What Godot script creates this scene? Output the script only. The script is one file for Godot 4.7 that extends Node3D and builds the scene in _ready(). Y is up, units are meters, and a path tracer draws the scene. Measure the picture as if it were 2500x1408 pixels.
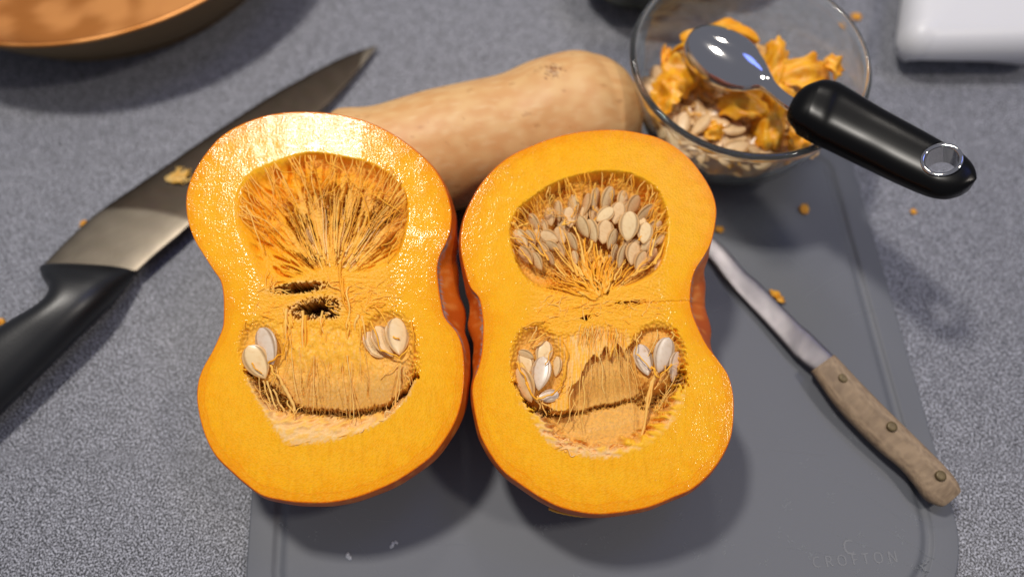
extends Node3D

const MM := 0.001
var rng := RandomNumberGenerator.new()
var na := FastNoiseLite.new()
var nb := FastNoiseLite.new()
var nc := FastNoiseLite.new()
var used := {}
var M := {}
var hz := 0.0
var hc := Color.WHITE
var hm := 0.0

# ---------------------------------------------------------------- naming
func numbered(called: String) -> String:
	var n: int = used.get(called, 0)
	used[called] = n + 1
	return called if n == 0 else "%s_%03d" % [called, n]

func tag(o: Node, label: String, category: String, group := "", kind := "") -> Node:
	if label != "": o.set_meta("label", label)
	if category != "": o.set_meta("category", category)
	if group != "": o.set_meta("group", group)
	if kind != "": o.set_meta("kind", kind)
	return o

func thing(called: String, label: String, category: String, at := Vector3.ZERO, group := "") -> Node3D:
	var o := Node3D.new()
	o.name = numbered(called)
	add_child(o, true)
	o.position = at
	tag(o, label, category, group)
	return o

func obj(called: String, mesh: Mesh, mat: Material, parent: Node = null) -> MeshInstance3D:
	var o := MeshInstance3D.new()
	o.mesh = mesh
	if mat: o.material_override = mat
	if parent == null:
		o.name = numbered(called)
		add_child(o, true)
	else:
		var base := called
		var k := 0
		while parent.has_node(NodePath(base)):
			k += 1
			base = "%s_%03d" % [called, k]
		o.name = base
		parent.add_child(o, true)
	return o

# ---------------------------------------------------------------- mesh tools
func hx(s: String) -> Color:
	return Color(s).srgb_to_linear()

func commit(v: PackedVector3Array, c: PackedColorArray, idx: PackedInt32Array, uv := PackedVector2Array()) -> ArrayMesh:
	var a := []
	a.resize(Mesh.ARRAY_MAX)
	a[Mesh.ARRAY_VERTEX] = v
	if c.size() == v.size(): a[Mesh.ARRAY_COLOR] = c
	if uv.size() == v.size(): a[Mesh.ARRAY_TEX_UV] = uv
	a[Mesh.ARRAY_INDEX] = idx
	var nrm := PackedVector3Array()
	nrm.resize(v.size())
	for t in range(0, idx.size(), 3):
		var i := idx[t]
		var j := idx[t + 1]
		var k := idx[t + 2]
		var n := (v[k] - v[i]).cross(v[j] - v[i])
		nrm[i] += n
		nrm[j] += n
		nrm[k] += n
	for i in nrm.size():
		nrm[i] = nrm[i].normalized() if nrm[i].length_squared() > 1e-24 else Vector3.UP
	a[Mesh.ARRAY_NORMAL] = nrm
	var m := ArrayMesh.new()
	m.add_surface_from_arrays(Mesh.PRIMITIVE_TRIANGLES, a)
	return m

# grid of nu columns (u, may wrap) by nv rows; vertex at row * nu + column
func grid(nu: int, nv: int, v: PackedVector3Array, c: PackedColorArray, wrap: bool, flip := false, uv := PackedVector2Array()) -> ArrayMesh:
	var idx := PackedInt32Array()
	var cols := nu if wrap else nu - 1
	for j in nv - 1:
		for i in cols:
			var i2 := (i + 1) % nu
			var p := j * nu + i
			var q := j * nu + i2
			var r := (j + 1) * nu + i
			var s := (j + 1) * nu + i2
			if flip:
				idx.append_array([p, q, r, q, s, r])
			else:
				idx.append_array([p, r, q, q, r, s])
	return commit(v, c, idx, uv)

func lathe(prof: Array, seg := 96) -> ArrayMesh:   # Vector2(radius, height), open or closed, going up on the outside
	var v := PackedVector3Array()
	for p: Vector2 in prof:
		for i in seg:
			var a := TAU * i / seg
			v.append(Vector3(cos(a) * p.x, p.y, sin(a) * p.x))
	return grid(seg, prof.size(), v, PackedColorArray(), true, true)

func spline(pts: Array, n: int, closed := false) -> Array:
	var out := []
	var k := pts.size()
	for i in n:
		var t := float(i) * (k if closed else k - 1) / (n if closed else n - 1)
		var b := int(floor(t))
		if not closed: b = mini(b, k - 2)
		var f := t - b
		var p0 = pts[(b - 1 + k) % k] if closed else pts[maxi(b - 1, 0)]
		var p1 = pts[b % k]
		var p2 = pts[(b + 1) % k] if closed else pts[mini(b + 1, k - 1)]
		var p3 = pts[(b + 2) % k] if closed else pts[mini(b + 2, k - 1)]
		out.append(0.5 * ((2.0 * p1) + (p2 - p0) * f + (2.0 * p0 - 5.0 * p1 + 4.0 * p2 - p3) * f * f + (3.0 * p1 - p0 - 3.0 * p2 + p3) * f * f * f))
	return out

func lerp_list(a: Array, t: float) -> float:
	var x := t * (a.size() - 1)
	var i := mini(int(x), a.size() - 2)
	return cubic_interpolate(a[i], a[i + 1], a[maxi(i - 1, 0)], a[mini(i + 2, a.size() - 1)], x - i)

# a long solid between two edge lines; up and down are half thicknesses along its length, power rounds (2) or squares (4+) its section
func ribbon(le: Array, ri: Array, up: Array, down: Array, power: float, st := 60, seg := 20, tint = null) -> ArrayMesh:
	var L := spline(le, st)
	var R := spline(ri, st)
	var v := PackedVector3Array()
	var c := PackedColorArray()
	var put := func(i: int, shrink: float):
		var t := float(i) / (st - 1)
		var mid: Vector3 = (L[i] + R[i]) * 0.5
		var half: Vector3 = (R[i] - L[i]) * 0.5
		var i0 := maxi(i - 1, 0)
		var i1 := mini(i + 1, st - 1)
		var along: Vector3 = ((L[i1] + R[i1]) - (L[i0] + R[i0])).normalized()
		var nrm := half.cross(along).normalized()
		if nrm.y < 0: nrm = -nrm
		var tu := lerp_list(up, t)
		var td := lerp_list(down, t)
		for k in seg:
			var a := TAU * (k + 0.5) / seg
			var cx := signf(cos(a)) * pow(absf(cos(a)), 2.0 / power)
			var sy := signf(sin(a)) * pow(absf(sin(a)), 2.0 / power)
			v.append(mid + half * cx * shrink + nrm * (sy * (tu if sy > 0 else td)) * shrink)
			c.append(tint.call(t, cx, sy, v[v.size() - 1]) if tint != null else Color.WHITE)
	put.call(0, 0.0)
	put.call(0, 0.75)
	for i in st:
		put.call(i, 0.95 if i == 0 or i == st - 1 else 1.0)
	put.call(st - 1, 0.75)
	put.call(st - 1, 0.0)
	return grid(seg, st + 4, v, c, true)

func lump(r: Vector3, rough: float, seed_at: float, freq: float, nu := 20, nv := 12, c0 := Color.WHITE, c1 := Color.WHITE) -> ArrayMesh:
	var v := PackedVector3Array()
	var c := PackedColorArray()
	for j in nv + 1:
		var b := PI * j / nv
		for i in nu:
			var a := TAU * i / nu
			var d := Vector3(sin(b) * cos(a), cos(b), sin(b) * sin(a))
			var k := 1.0 + rough * na.get_noise_3d(d.x * freq + seed_at, d.y * freq, d.z * freq + seed_at * 0.7)
			v.append(d * r * k)
			c.append(c0.lerp(c1, clampf(0.5 + nb.get_noise_3d(d.x * freq * 1.7 + seed_at, d.y * freq * 1.7, d.z * freq * 1.7), 0, 1)))
	return grid(nu, nv + 1, v, c, true, true)

# splits a grid mesh in two by a mark on each vertex, keeping the shared normals
func grid_in_two(nu: int, nv: int, v: PackedVector3Array, c: PackedColorArray, mark: PackedByteArray) -> Array:
	var whole := grid(nu, nv, v, c, true)
	var a := whole.surface_get_arrays(0)
	var nrm: PackedVector3Array = a[Mesh.ARRAY_NORMAL]
	var idx: PackedInt32Array = a[Mesh.ARRAY_INDEX]
	var out := []
	for want in 2:
		var to := PackedInt32Array()
		to.resize(v.size())
		to.fill(-1)
		var v2 := PackedVector3Array()
		var c2 := PackedColorArray()
		var n2 := PackedVector3Array()
		var i2 := PackedInt32Array()
		for t in range(0, idx.size(), 3):
			if (1 if mark[idx[t]] + mark[idx[t + 1]] + mark[idx[t + 2]] >= 2 else 0) != want: continue
			for k in 3:
				var i := idx[t + k]
				if to[i] < 0:
					to[i] = v2.size()
					v2.append(v[i])
					c2.append(c[i])
					n2.append(nrm[i])
				i2.append(to[i])
		var b := []
		b.resize(Mesh.ARRAY_MAX)
		b[Mesh.ARRAY_VERTEX] = v2
		b[Mesh.ARRAY_COLOR] = c2
		b[Mesh.ARRAY_NORMAL] = n2
		b[Mesh.ARRAY_INDEX] = i2
		var m := ArrayMesh.new()
		m.add_surface_from_arrays(Mesh.PRIMITIVE_TRIANGLES, b)
		out.append(m)
	return out

# gather tubes into one list of arrays
var tv := PackedVector3Array()
var tc := PackedColorArray()
var ti := PackedInt32Array()
func tubes_begin() -> void:
	tv = PackedVector3Array()
	tc = PackedColorArray()
	ti = PackedInt32Array()

func tube(pts: Array, r0: float, r1: float, col: Color, sides := 5, col_end = null) -> void:
	var first := tv.size()
	var n := pts.size()
	for i in n:
		var d: Vector3 = (pts[mini(i + 1, n - 1)] - pts[maxi(i - 1, 0)]).normalized()
		var s := d.cross(Vector3(0.3, 0.2, 1)).normalized()
		var w := d.cross(s)
		var t := float(i) / (n - 1)
		var r := lerpf(r0, r1, t) * (1.0 + 0.18 * sin(i * 2.3 + first))
		for k in sides:
			var a := TAU * k / sides
			tv.append(pts[i] + (s * cos(a) + w * sin(a)) * r)
			tc.append(col if col_end == null else col.lerp(col_end, t))
	for i in n - 1:
		for k in sides:
			var p := first + i * sides + k
			var q := first + i * sides + (k + 1) % sides
			ti.append_array([p, p + sides, q, q, p + sides, q + sides])

# ---------------------------------------------------------------- 2D regions round their own centre
func region(pts: Array) -> Dictionary:
	var s := spline(pts, 720, true)
	var mid := Vector2.ZERO
	for p: Vector2 in s: mid += p
	mid /= s.size()
	var tab := PackedFloat32Array()
	tab.resize(721)
	tab.fill(-1.0)
	for i in s.size():
		var a: Vector2 = s[i] - mid
		var b: Vector2 = s[(i + 1) % s.size()] - mid
		for k in 4:
			var p := a.lerp(b, k / 4.0)
			tab[int(fposmod(p.angle(), TAU) / TAU * 720.0)] = p.length()
	for turn in 2:
		for i in 720:
			if tab[i] < 0.0: tab[i] = tab[(i + 719) % 720]
	var sm := tab.duplicate()
	for i in 720:
		sm[i] = (tab[(i + 719) % 720] + tab[i] * 2.0 + tab[(i + 1) % 720]) / 4.0
	sm[720] = sm[0]
	return {"c": mid, "t": sm}

func reach(g: Dictionary, ang: float) -> float:
	var x := fposmod(ang, TAU) / TAU * 720.0
	var i := int(x) % 720
	var t: PackedFloat32Array = g.t
	return lerpf(t[i], t[i + 1], x - int(x))

func rq(g: Dictionary, p: Vector2) -> float:
	var d: Vector2 = p - g.c
	return d.length() / reach(g, d.angle())

func ell(p: Vector2, c: Vector2, rx: float, ry: float, turn := 0.0) -> float:
	var d := (p - c).rotated(-turn)
	return sqrt(d.x * d.x / (rx * rx) + d.y * d.y / (ry * ry))

# height of a polyline (sorted by x) above x, for the cracks
func line_y(pts: Array, x: float) -> float:
	if x <= pts[0].x: return pts[0].y
	for i in pts.size() - 1:
		if x <= pts[i + 1].x:
			return lerpf(pts[i].y, pts[i + 1].y, smoothstep(0.0, 1.0, (x - pts[i].x) / (pts[i + 1].x - pts[i].x)))
	return pts[pts.size() - 1].y

# ---------------------------------------------------------------- materials
func mat(called: String, rough: float, metal := 0.0, col := Color.WHITE, vertex := true, spec := 0.5) -> StandardMaterial3D:
	var m := StandardMaterial3D.new()
	m.resource_name = called
	m.albedo_color = col
	m.roughness = rough
	m.metallic = metal
	m.metallic_specular = spec
	m.vertex_color_use_as_albedo = vertex
	M[called] = m
	return m

func noise_tex(size: int, freq: float, seed_n: int, kind := FastNoiseLite.TYPE_SIMPLEX_SMOOTH, oct := 3) -> NoiseTexture2D:
	var n := FastNoiseLite.new()
	n.noise_type = kind
	n.frequency = freq
	n.seed = seed_n
	n.fractal_octaves = oct
	var t := NoiseTexture2D.new()
	t.width = size
	t.height = size
	t.seamless = true
	t.noise = n
	return t

func bump(m: StandardMaterial3D, t: Texture2D, mm: float, per_metre: float) -> void:
	m.heightmap_enabled = true
	m.heightmap_texture = t
	m.heightmap_scale = mm * 0.1
	m.uv1_triplanar = true
	m.uv1_scale = Vector3.ONE * per_metre

func counter_image() -> ImageTexture:
	# fine speckled laminate: irregular dark, mid and pale flecks
	var size := 1536
	var n1 := FastNoiseLite.new()
	n1.seed = 5
	n1.frequency = 0.085
	n1.fractal_octaves = 2
	n1.domain_warp_enabled = true
	n1.domain_warp_amplitude = 6.0
	n1.domain_warp_frequency = 0.1
	var n2 := FastNoiseLite.new()
	n2.seed = 9
	n2.frequency = 0.16
	n2.fractal_octaves = 1
	var n3 := FastNoiseLite.new()
	n3.seed = 12
	n3.frequency = 0.012
	n3.fractal_octaves = 2
	var a := n1.get_seamless_image(size, size)
	var b := n2.get_seamless_image(size, size)
	var d := n3.get_seamless_image(size, size)
	var da := a.get_data()
	var db := b.get_data()
	var dd := d.get_data()
	var out := PackedByteArray()
	out.resize(size * size * 3)
	for i in size * size:
		var x := (da[i] - 128) / 128.0 * 1.15 + (db[i] - 128) / 128.0 * 0.5
		var g := 0.20 + 0.05 * (dd[i] - 128) / 128.0
		g += 0.26 * x * absf(x) + 0.25 * x
		g = clampf(g, 0.028, 0.62)
		var s := pow(g, 1.0 / 2.2) * 255.0
		out[i * 3] = int(clampf(s * 0.99, 0, 255))
		out[i * 3 + 1] = int(s)
		out[i * 3 + 2] = int(clampf(s * 1.045 + 1.0, 0, 255))
	return ImageTexture.create_from_image(Image.create_from_data(size, size, false, Image.FORMAT_RGB8, out))

func materials() -> void:
	var fine := noise_tex(512, 0.035, 3)
	var grain := noise_tex(512, 0.02, 8, FastNoiseLite.TYPE_SIMPLEX_SMOOTH, 4)
	var m := mat("flesh", 0.11, 0.0, Color.WHITE, true, 0.38)
	bump(m, fine, 0.062, 47.0)
	m.subsurf_scatter_enabled = true
	m.subsurf_scatter_strength = 0.08
	m = mat("pulp", 0.38, 0.0, Color.WHITE, true, 0.27)
	bump(m, fine, 0.035, 60.0)
	m.subsurf_scatter_enabled = true
	m.subsurf_scatter_strength = 0.08
	m = mat("rind", 0.42)
	bump(m, grain, 0.1, 20.0)
	m = mat("fibre", 0.36, 0.0, Color.WHITE, true, 0.3)
	m = mat("seed", 0.5)
	bump(m, grain, 0.06, 60.0)
	m = mat("seed_wet", 0.3)
	m = mat("butternut", 0.5)
	bump(m, grain, 0.05, 22.0)
	m = mat("counter", 0.42, 0.0, Color.WHITE, false, 0.4)
	m.albedo_texture = counter_image()
	m.uv1_triplanar = true
	m.uv1_world_triplanar = true
	m.uv1_scale = Vector3.ONE * 6.0
	m = mat("board", 0.5, 0.0, Color(0.412, 0.422, 0.445), true, 0.4)
	bump(m, fine, 0.012, 30.0)
	m = mat("board_letter", 0.42, 0.0, Color(0.418, 0.428, 0.45), false)
	m = mat("knife_steel", 0.42, 1.0)
	m.metallic = 1.0
	bump(m, grain, 0.012, 30.0)
	m = mat("black_grip", 0.38, 0.0, Color(0.085, 0.088, 0.092), false)
	bump(m, grain, 0.02, 60.0)
	m = mat("gloss_black", 0.27, 0.0, Color(0.04, 0.039, 0.037), false, 0.3)
	m = mat("chrome", 0.07, 1.0, Color(0.82, 0.81, 0.80), false)
	m = mat("worn_steel", 0.34, 1.0, Color(0.62, 0.58, 0.56), false)
	m = mat("wood", 0.62)
	bump(m, grain, 0.1, 40.0)
	m = mat("rivet", 0.5, 0.3, Color(0.42, 0.36, 0.24), false)
	m = mat("copper_inside", 0.55, 1.0)
	m = mat("copper_outside", 0.5, 0.2, Color(0.50, 0.42, 0.29), false)
	bump(m, grain, 0.1, 12.0)
	m = mat("white_plastic", 0.4, 0.0, Color(0.86, 0.86, 0.87), false)
	m = mat("squash_skin", 0.4)
	m = mat("scrap", 0.42)
	bump(m, fine, 0.04, 40.0)
	m.subsurf_scatter_enabled = true
	m.subsurf_scatter_strength = 0.05
	m = mat("glass", 0.02, 0.0, Color(0.97, 0.99, 0.985, 0.03), false)
	m.transparency = BaseMaterial3D.TRANSPARENCY_ALPHA
	m.refraction_enabled = true
	m.refraction_scale = 0.05
	m = mat("drop", 0.12, 0.0, Color(0.66, 0.67, 0.69), false, 0.6)

# ---------------------------------------------------------------- the cut faces
var flesh_a := hx("feb31a")
var flesh_b := hx("fba814")
var flesh_in := hx("ffbc2a")
var edge_col := hx("ee7c06")
var pulp_y := hx("ffba3a")
var pulp_o := hx("f2a41e")
var pulp_t := hx("ebb25c")
var cream := hx("f9ca86")
var brown := hx("a8702c")

var facet_x := 8.0
var facet_k := 1.0
func flesh_base(p: Vector2, edge: float) -> void:
	var a := na.get_noise_2d(p.x * 0.11, p.y * 0.11)
	var b := nb.get_noise_2d(p.x * 0.45, p.y * 0.25)
	var d := nc.get_noise_2d(p.x * 2.2, p.y * 2.2)
	hm = 0.0
	hz = 0.06 * a - 0.045 * maxf(p.x - facet_x, 0.0) * facet_k * smoothstep(30.0, 45.0, p.y) + 0.012 * b + 0.004 * d
	hz -= 0.3 * pow(clampf(1.0 - edge / 0.5, 0.0, 1.0), 2.0)
	hc = flesh_a.lerp(flesh_b, clampf(0.45 + a * 0.7 + b * 0.35, 0, 1))
	hc = hc.lerp(flesh_in, smoothstep(5.0, 14.0, edge) * (0.45 + 0.3 * b))
	hc = hc.lerp(edge_col, 0.9 * smoothstep(0.9, 0.1, edge) + 0.42 * smoothstep(6.0, 0.8, edge))
	hc = hc.lerp(edge_col, 0.42 * exp(-pow((edge - 3.6 - 0.7 * a) / 0.28, 2.0)) * (0.35 + 0.65 * smoothstep(0.0, -25.0, p.y)))
	hc = hc.lerp(hx("e39a14"), clampf(nb.get_noise_2d(p.x * 0.5, p.y * 0.06) - 0.15, 0.0, 1.0) * 0.5 * smoothstep(-18.0, -40.0, p.y))
	if d > 0.25: hc = hc.lerp(hx("c98a0c"), minf((d - 0.25) * 1.5, 0.32))
	if d < -0.3: hc = hc.lerp(hx("ffc64a"), minf((-d - 0.3) * 1.5, 0.35))

func mix_in(z: float, c: Color, w: float) -> void:
	hz = lerpf(hz, z, w)
	hc = hc.lerp(c, w)
	hm = maxf(hm, w)

# strands that run from a point: x is the angle round it, y the distance from it
func strand(ang: float, rho: float, f: float) -> float:
	return na.get_noise_2d(ang * 7.0 * f, rho * 0.03) * 0.55 + nb.get_noise_2d(ang * 21.0 * f, rho * 0.05) * 0.4 + nc.get_noise_2d(ang * 52.0 * f, rho * 0.1) * 0.3

var LT := {}
var LB := {}
var RT := {}
var RB := {}
var crack_l := [Vector2(-32.26,-26.84),Vector2(-24.77,-36.11),Vector2(-16.02,-41.11),Vector2(-4.22,-42.77),Vector2(10.86,-43.76),Vector2(24.12,-41.44),Vector2(33.1,-35.27),Vector2(37.43,-28.53)]
var crack_r := [Vector2(-35.32,-25.05),Vector2(-27.79,-34.29),Vector2(-17.8,-38.44),Vector2(-9.43,-37.28),Vector2(2.35,-34.79),Vector2(15.87,-31.78),Vector2(24.43,-28.42),Vector2(34.12,-20.8)]

func setup_regions() -> void:
	LT = region([Vector2(-6.22,70.26),Vector2(6.41,67.92),Vector2(16.31,65.2),Vector2(24.28,60.17),Vector2(31.02,52.5),Vector2(32.91,43.78),Vector2(32.32,34.8),Vector2(30.64,27.03),Vector2(26.9,18.81),Vector2(16.65,13.2),Vector2(-0.45,13.92),Vector2(-14.52,10.68),Vector2(-24.65,6.75),Vector2(-29.82,10.68),Vector2(-33.88,17.9),Vector2(-38.06,25.93),Vector2(-41.99,34.8),Vector2(-43.92,44.72),Vector2(-43.47,51.92),Vector2(-40.11,58.82),Vector2(-33.29,63.65),Vector2(-24.54,67.53),Vector2(-15.48,70.26)])
	LB = region([Vector2(-34.69,-13.99),Vector2(-33.05,-7.03),Vector2(-27.29,-3.88),Vector2(-16.81,-6.16),Vector2(-4.74,-7.03),Vector2(5.55,-7.03),Vector2(15.93,-8.78),Vector2(20.02,-4.4),Vector2(27.65,-1.41),Vector2(34.63,-4.4),Vector2(37.67,-13.99),Vector2(38.71,-25.99),Vector2(35.65,-36.11),Vector2(28.42,-44.75),Vector2(19.49,-50.18),Vector2(8.09,-54.26),Vector2(-3.37,-56.21),Vector2(-12.45,-56.37),Vector2(-16.83,-52.95),Vector2(-22.39,-45.25),Vector2(-27.73,-36.94),Vector2(-32.12,-28.53)])
	RT = region([Vector2(4.71,68.98),Vector2(16.47,67.8),Vector2(26.19,62.34),Vector2(31.2,54.24),Vector2(32.31,44.72),Vector2(31.02,33.48),Vector2(27.9,24.25),Vector2(19.69,16.97),Vector2(7.31,12.46),Vector2(-3.17,10.66),Vector2(-15.31,11.2),Vector2(-23.99,12.46),Vector2(-30.05,16.97),Vector2(-34.06,24.25),Vector2(-37.05,33.48),Vector2(-37.59,42.83),Vector2(-33.47,51.37),Vector2(-25.35,58.08),Vector2(-16.26,63.9),Vector2(-5.32,67.41)])
	RB = region([Vector2(-35.31,-11.35),Vector2(-32.73,-5.27),Vector2(-25.86,-2.99),Vector2(-17.3,-5.27),Vector2(-6.95,-2.64),Vector2(3.42,-0.88),Vector2(14.42,-5.27),Vector2(22.3,-1.76),Vector2(30.86,-2.64),Vector2(34.76,-9.62),Vector2(35.69,-19.95),Vector2(35.15,-29.27),Vector2(32.33,-37.62),Vector2(26.43,-45.03),Vector2(19.54,-50.58),Vector2(10.3,-54.46),Vector2(3.33,-55.91),Vector2(-3.91,-55.91),Vector2(-12.27,-54.14),Vector2(-19.81,-51.23),Vector2(-24.88,-45.85),Vector2(-28.16,-40.43),Vector2(-32.98,-33.12),Vector2(-35.32,-23.35)])

var flap_line := [Vector2(-12.25,-27.58),Vector2(-10.2,-26.4),Vector2(-8.82,-25.05),Vector2(-6.69,-20.8),Vector2(-5.27,-17.9),Vector2(-3.87,-16.18),Vector2(-2.11,-14.12),Vector2(-0.11,-15.49),Vector2(0.96,-14.12),Vector2(2.77,-10.66),Vector2(4.12,-11.01),Vector2(4.83,-15.49),Vector2(6.12,-12.39),Vector2(7.6,-9.27),Vector2(9.26,-10.66),Vector2(10.52,-13.43),Vector2(12.67,-10.66),Vector2(15.16,-8.23),Vector2(19.69,-2.64)]

func face_left(p: Vector2, edge: float) -> void:
	flesh_base(p, edge)
	var f1 := na.get_noise_2d(p.x * 0.6, p.y * 0.6)
	var f2 := nb.get_noise_2d(p.x * 1.7, p.y * 1.7)
	var f3 := nc.get_noise_2d(p.x * 2.5, p.y * 2.5)
	var fuzz := f2 * 0.045 + f3 * 0.022
	var O := Vector2(0.88,8.89)
	var d := p - O
	var rho := d.length()
	var ang := atan2(d.x, d.y)
	# soft pulp all over the middle of the cut
	var core := smoothstep(35.0, 22.0, absf(p.x + 2.0 + 3.0 * f1)) * smoothstep(44.0, 28.0, absf(p.y - 2.0))
	if core > 0.0:
		var hs := na.get_noise_2d(p.x * 0.16 + f1, p.y * 0.55) * 0.6 + nb.get_noise_2d(p.x * 0.4, p.y * 1.3) * 0.4
		mix_in(-0.4 + hs * 0.22 + f1 * 0.10 + fuzz, pulp_o.lerp(pulp_y, clampf(0.6 + hs * 0.9 + f2 * 0.25, 0, 1)).lerp(cream, clampf(hs * 0.4 - 0.15, 0, 0.25)), core * 0.8)
	# upper seed cavity
	var q := rq(LT, p)
	if q < 1.15:
		var leftness := smoothstep(-12.0, -24.0, p.x)
		var low := smoothstep(18.0, 4.0, d.y)
		var w := smoothstep(1.0 + f1 * 0.010, lerpf(0.94, 0.72, maxf(leftness * 0.75, low)), q)
		var s := strand(ang, rho, 0.9)
		var fan := smoothstep(8.0, 16.0, rho) * smoothstep(50.0, 42.0, rho) * smoothstep(0.97, 0.80, q) * smoothstep(1.1, 0.6, absf(ang - 0.06))
		var gap := smoothstep(0.17, 0.32, s + f1 * 0.12 + 0.12 * smoothstep(14.0, 28.0, rho)) * fan
		var level := -lerpf(0.4, 2.6, smoothstep(6.0, 28.0, rho)) - 1.2 * maxf(s, 0.0) + f1 * 0.28 + fuzz
		level -= leftness * 1.2 * smoothstep(18.0, 40.0, rho)
		var arc := smoothstep(0.72, 0.86, q) * smoothstep(1.0, 0.9, q) * smoothstep(16.0, 30.0, d.y) * (1.0 - 0.7 * leftness)
		level -= arc * (1.6 + 0.9 * f1)
		var web := smoothstep(0.26, 0.5, nb.get_noise_2d(ang * 13.0, rho * 0.07)) * smoothstep(10.0, 18.0, rho) * (1.0 - fan) * smoothstep(0.97, 0.85, q)
		level -= web * 2.2
		var z := lerpf(level, -8.0 + f1 * 1.2, gap)
		var c := pulp_o.lerp(pulp_y, clampf(0.6 - s * 1.1 + f2 * 0.35, 0, 1))
		c = c.lerp(cream, clampf((-s - 0.1) * 0.7 * fan, 0, 0.5))
		c = c.lerp(pulp_t, clampf(fan * 0.3, 0, 1) * (1.0 - leftness))
		c = c.lerp(hx("eca64a"), arc * 0.6)
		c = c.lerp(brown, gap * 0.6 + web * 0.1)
		c = c.lerp(flesh_b, leftness * 0.55)
		mix_in(z, c, w)
	# two torn holes at the middle
	for k in 3:
		var e: float
		if k == 0: e = ell(p, Vector2(-12.99,8.53), 9.5, 2.0, 0.10)
		elif k == 1: e = ell(p, Vector2(-6.01,-0.35), 9.0, 3.6, 0.18)
		else: e = ell(p, Vector2(-0.74,-2.12), 4.2, 2.0, -0.2)
		if e < 1.9:
			var w := smoothstep(1.08, 0.92, e + f1 * 0.45 + f2 * 0.25)
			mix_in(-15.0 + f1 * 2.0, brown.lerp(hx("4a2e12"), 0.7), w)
			hc = hc.lerp(cream, 0.45 * smoothstep(1.9, 1.2, e) * (1.0 - w) * clampf(0.5 + f1, 0, 1))
	# lower cavity
	q = rq(LB, p)
	if q < 1.14:
		var w := smoothstep(1.03, 0.84, q + f1 * 0.06)
		var cy := line_y(crack_l, p.x)
		var up := p.y - cy
		var vs := na.get_noise_2d(p.x * 0.38, p.y * 0.07) * 0.65 + nb.get_noise_2d(p.x * 1.1, p.y * 0.14) * 0.35
		var z: float
		var c: Color
		if up > 0.0:
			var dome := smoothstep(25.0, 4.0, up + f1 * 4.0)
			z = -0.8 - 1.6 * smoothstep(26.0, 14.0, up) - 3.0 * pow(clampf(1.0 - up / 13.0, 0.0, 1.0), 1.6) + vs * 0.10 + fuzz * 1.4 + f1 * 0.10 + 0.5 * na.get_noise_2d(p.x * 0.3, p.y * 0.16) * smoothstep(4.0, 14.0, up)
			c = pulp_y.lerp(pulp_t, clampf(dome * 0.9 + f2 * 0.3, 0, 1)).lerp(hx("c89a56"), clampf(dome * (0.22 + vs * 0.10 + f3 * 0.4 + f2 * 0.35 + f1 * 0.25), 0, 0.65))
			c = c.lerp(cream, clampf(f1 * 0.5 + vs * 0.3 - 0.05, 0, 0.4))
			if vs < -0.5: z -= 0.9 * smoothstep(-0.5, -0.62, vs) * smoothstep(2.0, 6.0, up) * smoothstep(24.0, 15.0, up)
		else:
			var wv := na.get_noise_2d(p.x * 0.16, p.y * 0.3 - p.x * 0.08)
			z = -lerpf(5.5, -0.1, smoothstep(0.0, 9.0, -up + wv * 2.0)) + wv * 0.12 + f1 * 0.08 + fuzz * 1.3
			c = pulp_t.lerp(cream, smoothstep(0.0, 4.0, -up + f1 * 3.0)).lerp(pulp_y, clampf(0.15 + wv * 0.9 + f1 * 0.4, 0, 0.6)).lerp(hx("e0aa64"), clampf(-wv * 0.6 + f2 * 0.3, 0, 0.45))
			w = smoothstep(1.03, 0.96, q + f1 * 0.03)
			z = lerpf(z, 0.1, smoothstep(0.93, 1.0, q))
		var rag := 1.0 + 0.7 * nb.get_noise_2d(p.x * 0.8, p.y * 0.5 + 3.0) + 0.8 * f2
		var wide := 1.0 + 2.4 * smoothstep(-10.0, -20.0, p.x) * 0.7
		var cr := smoothstep(rag * wide + 0.5, rag * wide * 0.7, absf(up + (0.5 if wide < 1.5 else -1.5)))
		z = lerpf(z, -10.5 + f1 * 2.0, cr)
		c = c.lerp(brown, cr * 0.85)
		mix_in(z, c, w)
	# seed pockets
	var e1 := ell(p, Vector2(-26.07,-19.5), 8.8, 13.0, 0.45)
	if e1 < 1.3:
		mix_in(-2.6 - f1 * 0.2, pulp_t.lerp(pulp_y, 0.6), smoothstep(1.15, 0.72, e1 + f1 * 0.05))
	var e2 := ell(p, Vector2(25.23,-14.33), 10.5, 11.5, 0.1)
	if e2 < 1.3:
		mix_in(-3.2 - f1 * 0.2, pulp_t.lerp(pulp_y, 0.5), smoothstep(1.18, 0.68, e2 + f1 * 0.06))

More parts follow.
